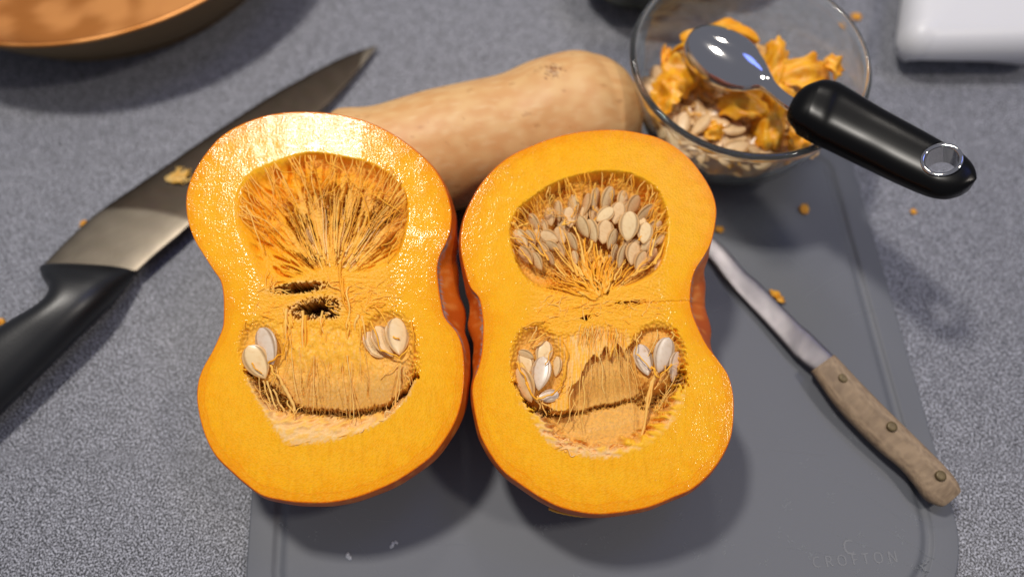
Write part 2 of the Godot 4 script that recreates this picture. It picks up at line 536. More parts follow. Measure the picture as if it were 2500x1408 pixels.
func face_right(p: Vector2, edge: float) -> void:
	flesh_base(p, edge)
	var f1 := na.get_noise_2d(p.x * 0.6 + 50.0, p.y * 0.6)
	var f2 := nb.get_noise_2d(p.x * 1.7 + 50.0, p.y * 1.7)
	var f3 := nc.get_noise_2d(p.x * 2.5 + 50.0, p.y * 2.5)
	var fuzz := f2 * 0.045 + f3 * 0.022
	var O := Vector2(1.99,8.87)
	var d := p - O
	var rho := d.length()
	var ang := atan2(d.x, d.y)
	var core := smoothstep(35.0, 20.0, absf(p.x + 1.0 + 3.0 * f1)) * smoothstep(40.0, 24.0, absf(p.y - 2.0))
	if core > 0.0:
		var hs := na.get_noise_2d(p.x * 0.16 + 30.0 + f1, p.y * 0.5) * 0.6 + nb.get_noise_2d(p.x * 0.4, p.y * 1.2 + 9.0) * 0.4
		mix_in(-0.4 + hs * 0.24 + f1 * 0.12 + fuzz, pulp_o.lerp(pulp_y, clampf(0.6 + hs * 0.9 + f2 * 0.25, 0, 1)).lerp(cream, clampf(hs * 0.4 - 0.15, 0, 0.25)), core * 0.75)
	var q := rq(RT, p)
	if q < 1.15:
		var low := smoothstep(16.0, 2.0, d.y)
		var w := smoothstep(1.0 + f1 * 0.010, lerpf(0.92, 0.66, low), q)
		var s := strand(ang + 2.0, rho, 0.8)
		# open nest of seeds above and to the right, strands below and to the left
		var nest := clampf(smoothstep(9.0, 20.0, rho + d.x * 0.42 + 4.0 * f1), 0, 1) * smoothstep(1.0, 0.9, q)
		var z := -lerpf(0.6, 3.6, smoothstep(3.0, 16.0, rho)) + f1 * 0.35 + fuzz + s * 0.7
		var hole := smoothstep(0.2, 0.4, s + f1 * 0.25) * smoothstep(6.0, 12.0, rho)
		z -= hole * 7.0
		z = lerpf(z, -7.5 + f1 * 0.9 + fuzz, nest)
		var arc := smoothstep(0.76, 0.9, q) * smoothstep(20.0, 32.0, d.y)
		var scal := absf(sin(ang * 9.0 + f1 * 0.8))
		z += arc * nest * (5.0 * scal - 2.0)
		var c := pulp_o.lerp(pulp_y, clampf(0.6 + s + f2 * 0.4, 0, 1))
		c = c.lerp(pulp_t.lerp(brown, 0.12 + 0.25 * f1), nest * 0.7)
		c = c.lerp(pulp_y, arc * scal * 0.5)
		c = c.lerp(brown, hole * 0.6)
		mix_in(z, c, w)
	for k in 3:
		var e: float
		if k == 0: e = ell(p, Vector2(1.31,15.16), 3.6, 1.5, -0.6)
		elif k == 1: e = ell(p, Vector2(13.24,8.34), 4.5, 0.8, 0.05)
		else: e = ell(p, Vector2(-5.12,1.77), 1.6, 0.9, 0.3)
		if e < 1.8:
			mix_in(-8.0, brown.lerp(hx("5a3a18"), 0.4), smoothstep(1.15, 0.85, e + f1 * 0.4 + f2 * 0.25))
	# crease that runs from the waist
	var cl := absf(p.y - (Vector2(24.51,8.34)).y - 0.03 * (p.x - 20.0) - f1 * 0.4)
	if p.x > 8.0: hz -= 0.5 * exp(-cl * cl / 0.12) * smoothstep(8.0, 16.0, p.x)
	q = rq(RB, p)
	if q < 1.14:
		var w := smoothstep(1.02, 0.86, q + f1 * 0.05)
		var cy := line_y(crack_r, p.x)
		var up := p.y - cy
		var vs := na.get_noise_2d(p.x * 0.8 + 9.0, p.y * 0.08) * 0.6 + nb.get_noise_2d(p.x * 2.2, p.y * 0.2) * 0.4
		var z: float
		var c: Color
		if up > 0.0:
			var flap := line_y(flap_line, p.x) + 0.5 * f2
			var inside := smoothstep(flap_line[0].x - 1.0, flap_line[0].x + 2.0, p.x)
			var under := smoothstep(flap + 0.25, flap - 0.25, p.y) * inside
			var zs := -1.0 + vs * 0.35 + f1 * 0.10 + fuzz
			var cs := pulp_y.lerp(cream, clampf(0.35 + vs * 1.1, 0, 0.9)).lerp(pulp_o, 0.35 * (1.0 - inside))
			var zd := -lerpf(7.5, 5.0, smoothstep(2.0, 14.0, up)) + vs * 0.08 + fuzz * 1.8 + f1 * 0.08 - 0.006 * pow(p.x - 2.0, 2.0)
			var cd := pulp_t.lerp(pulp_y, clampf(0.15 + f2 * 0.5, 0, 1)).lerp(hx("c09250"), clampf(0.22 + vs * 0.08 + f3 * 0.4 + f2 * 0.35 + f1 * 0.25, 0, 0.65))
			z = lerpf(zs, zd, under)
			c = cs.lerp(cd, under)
		else:
			var wv := na.get_noise_2d(p.x * 0.16 + p.y * 0.1 + 7.0, p.y * 0.32)
			z = -lerpf(9.0, 6.0, smoothstep(0.0, 10.0, -up)) + f1 * 0.08 + fuzz * 1.4
			var rimw := smoothstep(0.76, 0.92, q + f1 * 0.02 + wv * 0.08)
			var pale := smoothstep(14.0, 2.0, p.x) * smoothstep(-30.0, -22.0, p.x)
			z = lerpf(z, 0.1 + wv * 0.25 + f1 * 0.10 + fuzz, rimw)
			c = pulp_t.lerp(pulp_y, 0.25).lerp(hx("d4a258"), clampf(0.35 + f1 * 0.5 + f2 * 0.4 + f3 * 0.3, 0, 1)).lerp(hx("f8c88c").lerp(flesh_in, clampf(1.0 - pale + wv * 1.0 + f2 * 0.2, 0, 1)), rimw * 0.9)
			w = smoothstep(1.03, 0.95, q + f1 * 0.03)
		var rag := 0.35 + 0.7 * maxf(0.0, nb.get_noise_2d(p.x * 0.6, p.y * 0.6 + 7.0) + 0.3) + 0.5 * f2
		var wide := 1.0 + 6.0 * smoothstep(14.0, 21.0, p.x) + 2.5 * smoothstep(-18.0, -24.0, p.x)
		var cr := smoothstep(rag * wide + 0.5, rag * wide * 0.6, absf(up))
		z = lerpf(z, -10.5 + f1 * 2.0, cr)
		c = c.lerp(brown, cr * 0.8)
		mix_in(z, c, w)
	var e1 := ell(p, Vector2(-25.48,-19.09), 10.5, 17.0, 0.1)
	if e1 < 1.3:
		mix_in(-4.2 - f1 * 0.3, pulp_t.lerp(pulp_o, 0.35), smoothstep(1.14, 0.74, e1 + f1 * 0.05))
	var e2 := ell(p, Vector2(24.23,-15.15), 10.8, 14.0, -0.15)
	if e2 < 1.3:
		mix_in(-3.4 - f1 * 0.2, pulp_t.lerp(pulp_o, 0.3), smoothstep(1.17, 0.70, e2 + f1 * 0.05))

# ---------------------------------------------------------------- a squash half: flesh face and rind shell
func squash_half(root: Node3D, outline: Array, full: Array, left: bool, rest_y: float, tilt: float) -> void:
	var NT := 840
	var NR := 250
	var g := region(outline)
	var v := PackedVector3Array()
	var c := PackedColorArray()
	var ring := spline(outline, 3000, true)
	var mid: Vector2 = g.c
	# exact outline reach per direction
	var R := PackedFloat32Array()
	R.resize(NT)
	var ra := []
	for p: Vector2 in ring:
		var e := p - mid
		ra.append(Vector2(fposmod(e.angle(), TAU), e.length()))
	ra.sort_custom(func(a, b): return a.x < b.x)
	var at := 0
	for i in NT:
		var ang := TAU * i / NT
		while at < ra.size() and ra[at].x < ang: at += 1
		var hi: Vector2 = ra[at % ra.size()] + (Vector2(TAU, 0) if at >= ra.size() else Vector2.ZERO)
		var lo: Vector2 = ra[(at - 1 + ra.size()) % ra.size()] - (Vector2(TAU, 0) if at == 0 else Vector2.ZERO)
		R[i] = lerpf(lo.y, hi.y, (ang - lo.x) / maxf(hi.x - lo.x, 1e-6))
	var mark := PackedByteArray()
	for j in NR + 1:
		var t := float(j) / NR
		t = 1.0 - pow(1.0 - t, 1.12)
		for i in NT:
			var ang := TAU * i / NT
			var r := R[i] * t
			var p := mid + Vector2(cos(ang), sin(ang)) * r
			if left: face_left(p, R[i] - r)
			else: face_right(p, R[i] - r)
			v.append(Vector3(p.x, p.y, hz) * MM)
			c.append(hc)
			mark.append(1 if hm + 0.25 * na.get_noise_2d(p.x * 0.8, p.y * 0.8) > 0.42 else 0)
	var edge_z := PackedFloat32Array()
	for i in NT: edge_z.append(v[NR * NT + i].z)
	var two := grid_in_two(NT, NR + 1, v, c, mark)
	obj("cut_flesh", two[0], M.flesh, root)
	obj("pulp", two[1], M.pulp, root)
	# rind
	var fg := region(full)
	var NS := 44
	var st := sin(deg_to_rad(tilt))
	var ct := cos(deg_to_rad(tilt))
	var D := 60.0
	for tries in 2:
		v = PackedVector3Array()
		c = PackedColorArray()
		for j in NS + 1:
			var s := pow(float(j) / NS, 1.35)
			var a := s * PI / 2.0
			for i in NT / 2:
				var ang := TAU * (i * 2) / NT
				var dir := Vector2(cos(ang), sin(ang))
				var ro := R[i * 2]
				var rf := maxf(reach(fg, (mid + dir * ro - fg.c).angle()), 1.0)
				# where the fuller body lies along this direction
				var lo := ro
				for k in 6:
					var pt := mid + dir * lo
					var qq := rq(fg, pt)
					lo = lo / maxf(qq, 0.2)
				var open := maxf(lo - ro, 0.0)
				var yy := mid.y + sin(ang) * ro
				var rr := ro + open * smoothstep(0.02, 0.22, s)
				var bumps := sin(yy * 0.42 + 1.0) * 0.7 + sin(yy * 0.23 + s * 6.0) * 0.6
				rr += bumps * smoothstep(0.05, 0.25, s) * smoothstep(1.0, 5.0, open)
				rr -= 0.8 * exp(-pow((s - 0.025) / 0.015, 2.0)) * smoothstep(1.5, 4.0, open)
				var k := pow(maxf(cos(a), 0.0), 0.72) * (1.0 + 0.035 * sin(minf(s * 3.0, 1.0) * PI))
				var z := edge_z[i * 2] / MM - D * pow(sin(a), 1.1)
				var p := mid + dir * rr * k
				p += dir * 0.25 * na.get_noise_2d(ang * 6.0, s * 9.0) * sin(s * PI)
				v.append(Vector3(p.x, p.y, z) * MM)
				var col := hx("d2691c").lerp(hx("bd5412"), clampf(0.5 + na.get_noise_3d(cos(ang) * 4.0, sin(ang) * 4.0, s * 5.0) * 0.9, 0, 1))
				col = col.lerp(hx("e08a3e"), clampf(nb.get_noise_3d(cos(ang) * 14.0, sin(ang) * 14.0, s * 14.0) - 0.15, 0, 1))
				var cork := smoothstep(0.050, 0.034, s + 0.02 * nb.get_noise_2d(yy, s * 30.0)) * smoothstep(1.5, 4.0, open) * smoothstep(0.008, 0.02, s)
				col = col.lerp(hx("8a8078").lerp(hx("b3a79c"), 0.5 + nc.get_noise_2d(yy * 2.0, s * 60.0)), cork * 0.9)
				c.append(col)
		if tries == 0:
			# depth that lets the back rest on the board
			var best := 1e9
			for p in v: best = minf(best, p.y * st + p.z * ct)
			var need := (root.position.y - rest_y)
			D *= need / -best
			var dd := D
			for k in 5:
				best = 1e9
				for p in v: best = minf(best, p.y * st + p.z * (dd / 60.0) * ct)
				dd *= need / -best
			D = dd
	obj("rind", grid(NT / 2, NS + 1, v, c, true, true), M.rind, root)

func seed_mesh(wide: float, thick: float, k: int, c0: Color, c1: Color) -> ArrayMesh:
	# unit seed: length 1 along y, tip at -y
	var nu := 26
	var nv := 22
	var v := PackedVector3Array()
	var c := PackedColorArray()
	for j in nv + 1:
		var t := float(j) / nv
		var y := 0.5 - t
		var hw: float
		if t < 0.44: hw = pow(maxf(1.0 - pow((0.44 - t) / 0.44, 2.3), 0.0), 0.55)
		else: hw = pow(maxf(1.0 - pow((t - 0.44) / 0.56, 1.9), 0.0), 0.85)
		if t > 0.86: hw = maxf(hw, 0.17 * sqrt(maxf((1.0 - t) / 0.14, 0.0)))
		hw *= wide * 0.5
		for i in nu:
			var a := TAU * i / nu
			var u := cos(a)
			var prof := 0.55 + 0.45 * pow(maxf(1.0 - u * u, 0.0), 0.6)
			var ridge := 0.45 * exp(-pow((absf(u) - 0.87) / 0.09, 2.0)) - 0.36 * exp(-pow((absf(u) - 0.70) / 0.08, 2.0))
			var taper := pow(sin(PI * clampf(t, 0.02, 0.98)), 0.45)
			var z := signf(sin(a)) * pow(absf(sin(a)), 0.7) * thick * 0.5 * (prof + ridge) * taper
			v.append(Vector3(hw * u, y, z + 0.03 * sin(t * 5.0 + k) * 0.4))
			var cc := c0.lerp(c1, smoothstep(0.62, 0.95, absf(u)) * 0.8)
			cc = cc.lerp(hx("8a6236"), 0.75 * exp(-pow((absf(u) - 0.74) / 0.07, 2.0)))
			cc = cc.lerp(c1, smoothstep(0.8, 1.0, t) * 0.7)
			c.append(cc.lerp(c1, clampf(nb.get_noise_3d(u * 3.0 + k * 7.0, y * 9.0, 0) * 0.5, 0, 1)))
	return grid(nu, nv + 1, v, c, true, true)

func put_seed(root: Node3D, mesh: Mesh, m: Material, s: Array, base_ratio: float, z0: float, roll_sign: float) -> MeshInstance3D:
	# s: x, y, turn (clockwise from up), length, apparent width, depth
	var o := obj("seed", mesh, m, root)
	var ratio := clampf(s[4] / (s[3] * base_ratio), 0.12, 1.0)
	var roll := acos(ratio) * roll_sign
	var b := Basis(Vector3(0, 0, 1), -s[2]) * Basis(Vector3(0, 1, 0), roll) * Basis(Vector3(1, 0, 0), rng.randf_range(-0.12, 0.12))
	o.transform = Transform3D(b.scaled_local(Vector3.ONE * s[3] * MM), Vector3(s[0], s[1], z0 - s[5]) * MM)
	return o
# ---------------------------------------------------------------- strands of pulp as real threads
func v3(p: Vector2, z: float) -> Vector3:
	return Vector3(p.x, p.y, z) * MM

func thread(a: Vector2, za: float, b: Vector2, zb: float, sag: float, wob: float, r0: float, r1: float, col: Color, n := 9, sides := 5) -> void:
	var pts := []
	var d := b - a
	var nrm := Vector2(-d.y, d.x).normalized()
	var ph := rng.randf() * 100.0
	for i in n:
		var t := float(i) / (n - 1)
		var k := sin(t * PI)
		var q := a + d * t + nrm * wob * na.get_noise_1d(ph + t * 1.1) * minf(k * 2.0, 1.0)
		pts.append(v3(q, lerpf(za, zb, t) - sag * k + 0.5 * wob * nb.get_noise_1d(ph + t * 1.4) * k))
	tube(pts, r0 * MM, r1 * MM, col, sides)

func fuzz_at(p: Vector2, z: float, ln: float, col: Color) -> void:
	var a := rng.randf() * TAU
	var q := p + Vector2(cos(a), sin(a)) * ln
	thread(p, z, q, z + rng.randf_range(-0.6, 1.2), -0.3, 0.8, 0.07, 0.03, col, 4, 3)

func fibre_col() -> Color:
	return [hx("ffc24c"), hx("ffb83c"), hx("fbae30"), hx("ffca66"), hx("fbbe56")][rng.randi() % 5]

func fibres_left(root: Node3D) -> void:
	tubes_begin()
	var O := Vector2(0.88,8.89)
	# the upright fan
	for k in 150:
		var ang := deg_to_rad(rng.randf_range(-44, 52))
		var r0 := rng.randf_range(7, 17)
		var r1 := rng.randf_range(30, 46) - absf(rad_to_deg(ang)) * 0.12
		if k % 4 == 0: r1 = rng.randf_range(18, 30)
		var dir := Vector2(sin(ang), cos(ang))
		var dir2 := Vector2(sin(ang * 0.86), cos(ang * 0.86))
		var z := rng.randf_range(-3.2, 0.2)
		thread(O + dir * r0 + Vector2(rng.randf_range(-1, 1), 0), z * 0.4 - 0.6, O + dir2 * r1 + Vector2(rng.randf_range(-1, 1), 0), z - 2.2, 0.8, 1.0, (0.42 if k % 5 == 0 else 0.26) * rng.randf_range(0.8, 1.5), rng.randf_range(0.12, 0.34), [hx("ffca62"), hx("fdbe4a"), hx("fdd084"), hx("f9b43a")][rng.randi() % 4], 14)
	# deeper threads seen through the gaps
	for k in 45:
		var ang := deg_to_rad(rng.randf_range(-40, 46))
		var dir := Vector2(sin(ang), cos(ang))
		var z := rng.randf_range(-12.0, -5.0)
		thread(O + dir * rng.randf_range(10, 20), z * 0.6, O + dir * rng.randf_range(28, 44), z, 1.0, 2.0, 0.3, 0.16, hx("d09a4a").lerp(hx("ecc078"), rng.randf()), 9)
	# web across the top arc
	for k in 70:
		var a0 := deg_to_rad(rng.randf_range(-42, 50))
		var a1 := a0 + deg_to_rad(rng.randf_range(-22, 22))
		thread(O + Vector2(sin(a0), cos(a0)) * rng.randf_range(34, 50), rng.randf_range(-5, -1.5), O + Vector2(sin(a1), cos(a1)) * rng.randf_range(36, 51), rng.randf_range(-5, -1.0), 0.4, 2.5, rng.randf_range(0.08, 0.22), 0.08, fibre_col(), 12)
	# loose strands lying over it
	var over := [[Vector2(-6.22,70.26), Vector2(-0.97,63.84), 0.5], [Vector2(-0.97,63.84), Vector2(9.03,55.17), 0.45], [Vector2(9.03,55.17), Vector2(14.88,52.88), 0.35], [Vector2(-27.09,62.87), Vector2(-14.2,59.01), 0.35], [Vector2(-14.2,59.01), Vector2(-5.26,59.97), 0.35], [Vector2(-24.97,58.63), Vector2(-27.52,49.45), 0.3], [Vector2(-27.52,49.45), Vector2(-21.97,41.9), 0.3], [Vector2(14.95,51.35), Vector2(29.6,41.9), 0.5], [Vector2(11.45,49.45), Vector2(25.69,51.35), 0.5], [Vector2(11.36,51.35), Vector2(16.59,34.42), 0.6], [Vector2(-2.96,51.35), Vector2(7.5,57.09), 0.5], [Vector2(-36.97,51.35), Vector2(-29.09,41.9), 0.45], [Vector2(-34.12,38.15), Vector2(-22.8,28.87), 0.5], [Vector2(-38.29,45.66), Vector2(-29.56,25.2), 0.5], [Vector2(-11.02,65.78), Vector2(-9.88,61.9), 0.5], [Vector2(4.11,19.72), Vector2(8.71,-1.76), 0.9], [Vector2(5.37,12.48), Vector2(10,0), 0.8], [Vector2(-0.62,10.68), Vector2(6.62,5.32), 0.6], [Vector2(24.24,19.72), Vector2(30.74,34.42), 0.5], [Vector2(21.31,27.03), Vector2(30.74,34.42), 0.45], [Vector2(-16.87,-5.28), Vector2(-13.47,-17.44), 0.5], [Vector2(8.17,8.89), Vector2(8.22,-8.78), 0.8]]
	for s in over:
		thread(s[0], 0.1, s[1], -0.2, -0.5, 1.6, s[2] * 0.6, s[2] * 0.4, fibre_col(), 12, 6)
	# threads hung across the lower crack
	var hang := [[712, 850, 722, 985, .22], [728, 860, 732, 970, .16], [765, 880, 760, 1010, .25], [770, 900, 775, 1000, .14], [775, 960, 760, 990, .16], [836, 850, 838, 1055, .14], [846, 880, 862, 1040, .3], [850, 930, 850, 1050, .14], [858, 950, 876, 1045, .16], [795, 870, 800, 930, .3], [975, 905, 962, 1000, .5], [978, 900, 968, 985, .3], [985, 910, 1000, 950, .18], [990, 905, 1010, 950, .16], [970, 900, 925, 935, .3], [640, 940, 655, 1000, .4], [650, 940, 672, 1005, .5], [665, 960, 690, 1010, .5], [672, 925, 705, 985, .8], [690, 950, 715, 1010, .9], [630, 930, 628, 985, .25], [620, 950, 640, 990, .2], [640, 985, 660, 1010, .3], [700, 985, 716, 1030, .4], [716, 1020, 735, 995, .3], [655, 950, 640, 970, .15], [680, 990, 668, 1012, .14], [650, 965, 628, 962, .12]]
	for s in hang:
		var a := left_px(s[0], s[1])
		var b := left_px(s[2], s[3])
		thread(a, -0.8, b, -2.0, 0.2, 1.0, s[4] * 0.9, s[4] * 0.7, fibre_col().lerp(hx("f2cf8a"), 0.4), 12)
	for k in 60:
		var x := rng.randf_range(-31, 26)
		var y := line_y(crack_l, x)
		thread(Vector2(x, y + rng.randf_range(0.5, 3.0)), -4.5, Vector2(x + rng.randf_range(-2, 2), y - rng.randf_range(0.5, 3.5)), -8.0, 0.5, 0.6, 0.12, 0.06, hx("d8aa60"), 5, 4)
	for k in 16:
		var x := rng.randf_range(-26, 22)
		var y := line_y(crack_l, x)
		var top := y + rng.randf_range(10, 28)
		thread(Vector2(x * 0.85 + rng.randf_range(-3, 3), top), -0.6, Vector2(x, maxf(y + rng.randf_range(-4, 6), y - 3)), -4.6, -0.8, 1.0, rng.randf_range(0.09, 0.2), 0.06, fibre_col().lerp(hx("f0cc8c"), 0.4), 10, 4)
	for k in 16:
		var a := left_px(rng.randf_range(690, 890), rng.randf_range(770, 800))
		var b := a + Vector2(rng.randf_range(-3, 3), -rng.randf_range(7, 26))
		thread(a, -0.2, b, -2.6, -0.8, 1.4, rng.randf_range(0.35, 0.8), 0.14, [hx("ffc04a"), hx("fbb43a"), hx("ffca6a")][k % 3], 12, 6)
	lip_strands(LB, 200.0, 340.0, 8)
	# rags round the torn holes, and fuzz everywhere
	for s in [[915, 765, 960, 835, .6], [960, 835, 975, 845, .7], [905, 800, 930, 870, .7], [930, 870, 975, 890, .8], [975, 890, 1000, 860, .7], [1005, 800, 1008, 870, .6], [615, 900, 640, 925, .5], [655, 900, 690, 880, .7], [690, 880, 700, 830, .7], [660, 905, 672, 935, .8], [600, 800, 590, 850, .4], [900, 765, 940, 757, .5]]:
		thread(left_px(s[0], s[1]), 0.3, left_px(s[2], s[3]), 0.3, -1.0, 0.9, s[4] * 0.62, s[4] * 0.4, [hx("ffb83a"), hx("fbae2c"), hx("ffc458")][rng.randi() % 3], 10, 6)
	for k in 40:
		var a := rng.randf() * TAU
		var b := Vector2(-6.01,-0.35) + Vector2(cos(a) * 9.5, sin(a) * 4.0)
		thread(b, 0.0, b + Vector2(cos(a) * -rng.randf_range(1, 4), sin(a) * -1.5 + rng.randf_range(-0.6, 0.6)), -0.8, -0.3, 0.8, 0.35, 0.1, cream.lerp(pulp_y, rng.randf()), 5, 4)
	for k in 900:
		var p := Vector2(rng.randf_range(-33, 30), rng.randf_range(-46, 68))
		var q := minf(rq(LT, p), rq(LB, p))
		if q < 0.97:
			fuzz_at(p, rng.randf_range(-4.0, -0.8), rng.randf_range(0.8, 2.6), fibre_col())
	# pale strands laid round the top and left of the cavity, and over the middle
	for k in 90:
		var a0 := deg_to_rad(rng.randf_range(-58, 60))
		var rr := reach(LT, (Vector2(sin(a0), cos(a0)) * 45.0 + O - LT.c).angle())
		var top: Vector2 = LT.c + (O + Vector2(sin(a0), cos(a0)) * 60.0 - LT.c).normalized() * rr
		var inn := top.lerp(O, rng.randf_range(0.15, 0.5)) + Vector2(rng.randf_range(-7, 7), rng.randf_range(-3, 3))
		thread(top.lerp(O, 0.02), -0.4, inn, -1.6, -0.2, 1.8, rng.randf_range(0.12, 0.34), 0.1, fibre_col(), 12)
	middle_strands(Vector2(13.59,4.43), 15.0, 7.0, 60)
	middle_strands(Vector2(-27.87,3.54), 6.0, 7.0, 24)
	tag(obj("pulp_fibres", commit(tv, tc, ti), M.fibre, root), "", "", "", "stuff")

func lip_strands(g: Dictionary, from_deg: float, to_deg: float, count: int) -> void:
	for k in count:
		var a := deg_to_rad(rng.randf_range(from_deg, to_deg))
		var b := a + rng.randf_range(0.10, 0.35) * (1.0 if rng.randf() < 0.5 else -1.0)
		var ra := rng.randf_range(0.84, 1.01)
		var rb := clampf(ra + rng.randf_range(-0.14, 0.08), 0.78, 1.02)
		var pa: Vector2 = g.c + Vector2(cos(a), sin(a)) * reach(g, a) * ra
		var pb: Vector2 = g.c + Vector2(cos(b), sin(b)) * reach(g, b) * rb
		thread(pa, lerpf(-2.6, 0.1, smoothstep(0.84, 0.98, ra)), pb, lerpf(-3.2, 0.1, smoothstep(0.84, 0.98, rb)), -0.1, 2.0, rng.randf_range(0.14, 0.38), 0.08, fibre_col().lerp(hx("fad29a"), rng.randf()), 12)

func middle_strands(at: Vector2, wide: float, high: float, count: int) -> void:
	for k in count:
		var p := at + Vector2(rng.randf_range(-1, 1) * wide, rng.randf_range(-1, 1) * high)
		var a := rng.randf_range(-0.5, 0.5) + (0.0 if rng.randf() < 0.7 else 1.3)
		var ln := rng.randf_range(3, 10)
		thread(p, -0.35, p + Vector2(cos(a), sin(a)) * ln, -0.5, -0.2, 1.0, rng.randf_range(0.16, 0.42), 0.12, fibre_col().lerp(hx("ffb83a"), rng.randf() * 0.6), 9)

func fibres_right(root: Node3D) -> void:
	tubes_begin()
	var O := Vector2(1.99,8.87)
	# scallops between the seeds along the upper wall
	for k in 26:
		var t := k / 25.0
		var ang := deg_to_rad(lerpf(-62, 58, t))
		var dir := Vector2(sin(ang), cos(ang))
		var far := reach(RT, (dir * 40.0 + O - RT.c).angle())
		var top: Vector2 = RT.c + (O + dir * 60.0 - RT.c).normalized() * far * 0.99
		for j in 2:
			thread(top + Vector2(rng.randf_range(-1.5, 1.5), 0), -0.6, top + (O - top) * rng.randf_range(0.2, 0.38) + Vector2(rng.randf_range(-2, 2), 0), -6.0, -1.0, 2.0, rng.randf_range(0.1, 0.3), 0.08, fibre_col(), 10)
		if k % 2 == 0:
			thread(top, -0.4, top + (O - top) * 0.15 + Vector2(rng.randf_range(-4, 4), 0), -3.0, -0.6, 1.6, 0.4, 0.15, fibre_col(), 9)
	for k in 14:
		var x := rng.randf_range(-22, 16)
		var y := line_y(crack_r, x)
		thread(Vector2(x * 0.8 + 1.0, y + rng.randf_range(16, 28)), -0.6, Vector2(x, y + rng.randf_range(-5, 6)), -5.2, -1.4, 1.0, rng.randf_range(0.09, 0.2), 0.06, fibre_col().lerp(hx("f0cc8c"), 0.4), 10, 4)
	# strands that climb from the middle among the seeds
	var list := [[1440, 700, 1400, 560, .9], [1410, 690, 1372, 560, .7], [1430, 690, 1430, 590, 1.0], [1460, 690, 1452, 580, .9], [1480, 690, 1470, 620, .9], [1400, 680, 1345, 600, .7], [1380, 690, 1330, 620, .6], [1375, 560, 1385, 540, .7], [1372, 560, 1402, 545, .5], [1385, 545, 1350, 520, .3], [1350, 520, 1325, 535, .3], [1395, 540, 1412, 500, .35], [1412, 500, 1392, 450, .4], [1330, 640, 1275, 590, .5], [1340, 650, 1290, 560, .5], [1300, 600, 1250, 560, .5], [1300, 660, 1255, 610, .5], [1310, 600, 1320, 540, .4], [1320, 540, 1318, 470, .25], [1350, 480, 1340, 530, .3], [1392, 450, 1400, 480, .5], [1455, 450, 1450, 500, .35], [1560, 600, 1595, 540, .6], [1590, 640, 1605, 560, .7], [1600, 660, 1625, 600, .8], [1540, 690, 1590, 640, .6], [1500, 700, 1530, 650, .6], [1560, 680, 1618, 640, .5], [1250, 560, 1262, 540, .7], [1290, 555, 1255, 560, .6], [1325, 520, 1360, 535, .25], [1450, 510, 1462, 540, .3], [1462, 530, 1440, 610, .35], [1520, 540, 1500, 545, .25], [1605, 500, 1590, 520, .3], [1625, 520, 1605, 545, .3], [1495, 470, 1500, 500, .3], [1425, 690, 1395, 640, .8], [1465, 640, 1440, 700, 1.0], [1480, 640, 1490, 690, .8], [1445, 600, 1425, 650, .8]]
	for s in list:
		var a := right_px(s[0], s[1])
		var b := right_px(s[2], s[3])
		for j in 2:
			thread(a + Vector2(rng.randf_range(-1, 1), 0) * j, -0.5, b + Vector2(rng.randf_range(-1.5, 1.5), rng.randf_range(-1, 1)) * j, -2.2, -0.4, 1.1, s[4] * (0.7 if j == 0 else 0.4), s[4] * 0.3, fibre_col(), 12, 6)
	for k in 80:
		var ang := deg_to_rad(rng.randf_range(-75, 60))
		var dir := Vector2(sin(ang), cos(ang))
		var r0 := rng.randf_range(5, 14)
		var r1 := r0 + rng.randf_range(5, 16)
		thread(O + dir * r0, -0.6, O + dir * r1, rng.randf_range(-4.0, -1.2), 0.2, 1.0, rng.randf_range(0.18, 0.42), 0.12, fibre_col(), 9)
	for k in 70:
		var ang := deg_to_rad(rng.randf_range(-78, 22))
		var dir := Vector2(sin(ang), cos(ang))
		var r0 := rng.randf_range(2, 10)
		var r1 := r0 + rng.randf_range(6, 17)
		thread(O + dir * r0, -0.2, O + dir * r1, rng.randf_range(-1.4, 0.4), -0.4, 1.6, rng.randf_range(0.3, 0.75), 0.16, [hx("ffb83a"), hx("fbae2c"), hx("ffc458"), hx("f6a82a")][k % 4], 11, 6)
	for k in 120:
		var p := Vector2(rng.randf_range(-34, 28), rng.randf_range(8, 56))
		if rq(RT, p) < 0.95:
			var a := rng.randf() * TAU
			thread(p, rng.randf_range(-9, -3), p + Vector2(cos(a), sin(a)) * rng.randf_range(3, 8), rng.randf_range(-9, -3), 0.5, 2.0, 0.16, 0.08, hx("d9a860").lerp(hx("f0bc58"), rng.randf()), 7, 4)
	# torn flap and hanging threads of the lower cavity
	var hang := [[1420, 900, 1418, 1050, .25], [1425, 930, 1424, 1045, .3], [1398, 940, 1360, 1040, .3], [1392, 930, 1350, 1020, .25], [1400, 960, 1380, 1045, .3], [1386, 960, 1345, 1005, .2], [1380, 950, 1342, 990, .2], [1400, 985, 1395, 1040, .25], [1404, 990, 1412, 1035, .25], [1460, 870, 1478, 970, .3], [1525, 850, 1560, 970, .25], [1530, 870, 1545, 1060, .16], [1500, 860, 1530, 960, .2], [1540, 870, 1575, 985, .16], [1515, 850, 1555, 960, .16], [1605, 920, 1565, 1075, .8], [1600, 925, 1572, 1030, .5], [1595, 940, 1580, 990, .6], [1625, 905, 1600, 960, .4], [1640, 900, 1610, 950, .25], [1655, 900, 1620, 940, .2], [1650, 930, 1610, 1000, .2], [1640, 960, 1600, 1010, .2], [1620, 940, 1640, 1000, .18], [1610, 960, 1635, 990, .18], [1655, 950, 1625, 1000, .15], [1312, 975, 1335, 1020, .4], [1325, 985, 1345, 1010, .4], [1300, 960, 1318, 1005, .5], [1270, 900, 1300, 960, .9], [1262, 895, 1290, 940, .7], [1255, 830, 1275, 815, .5], [1275, 815, 1310, 812, .5], [1310, 812, 1290, 850, .4], [1300, 865, 1345, 835, .4], [1560, 850, 1565, 815, .3], [1605, 820, 1580, 890, .3], [1640, 825, 1648, 850, .5]]
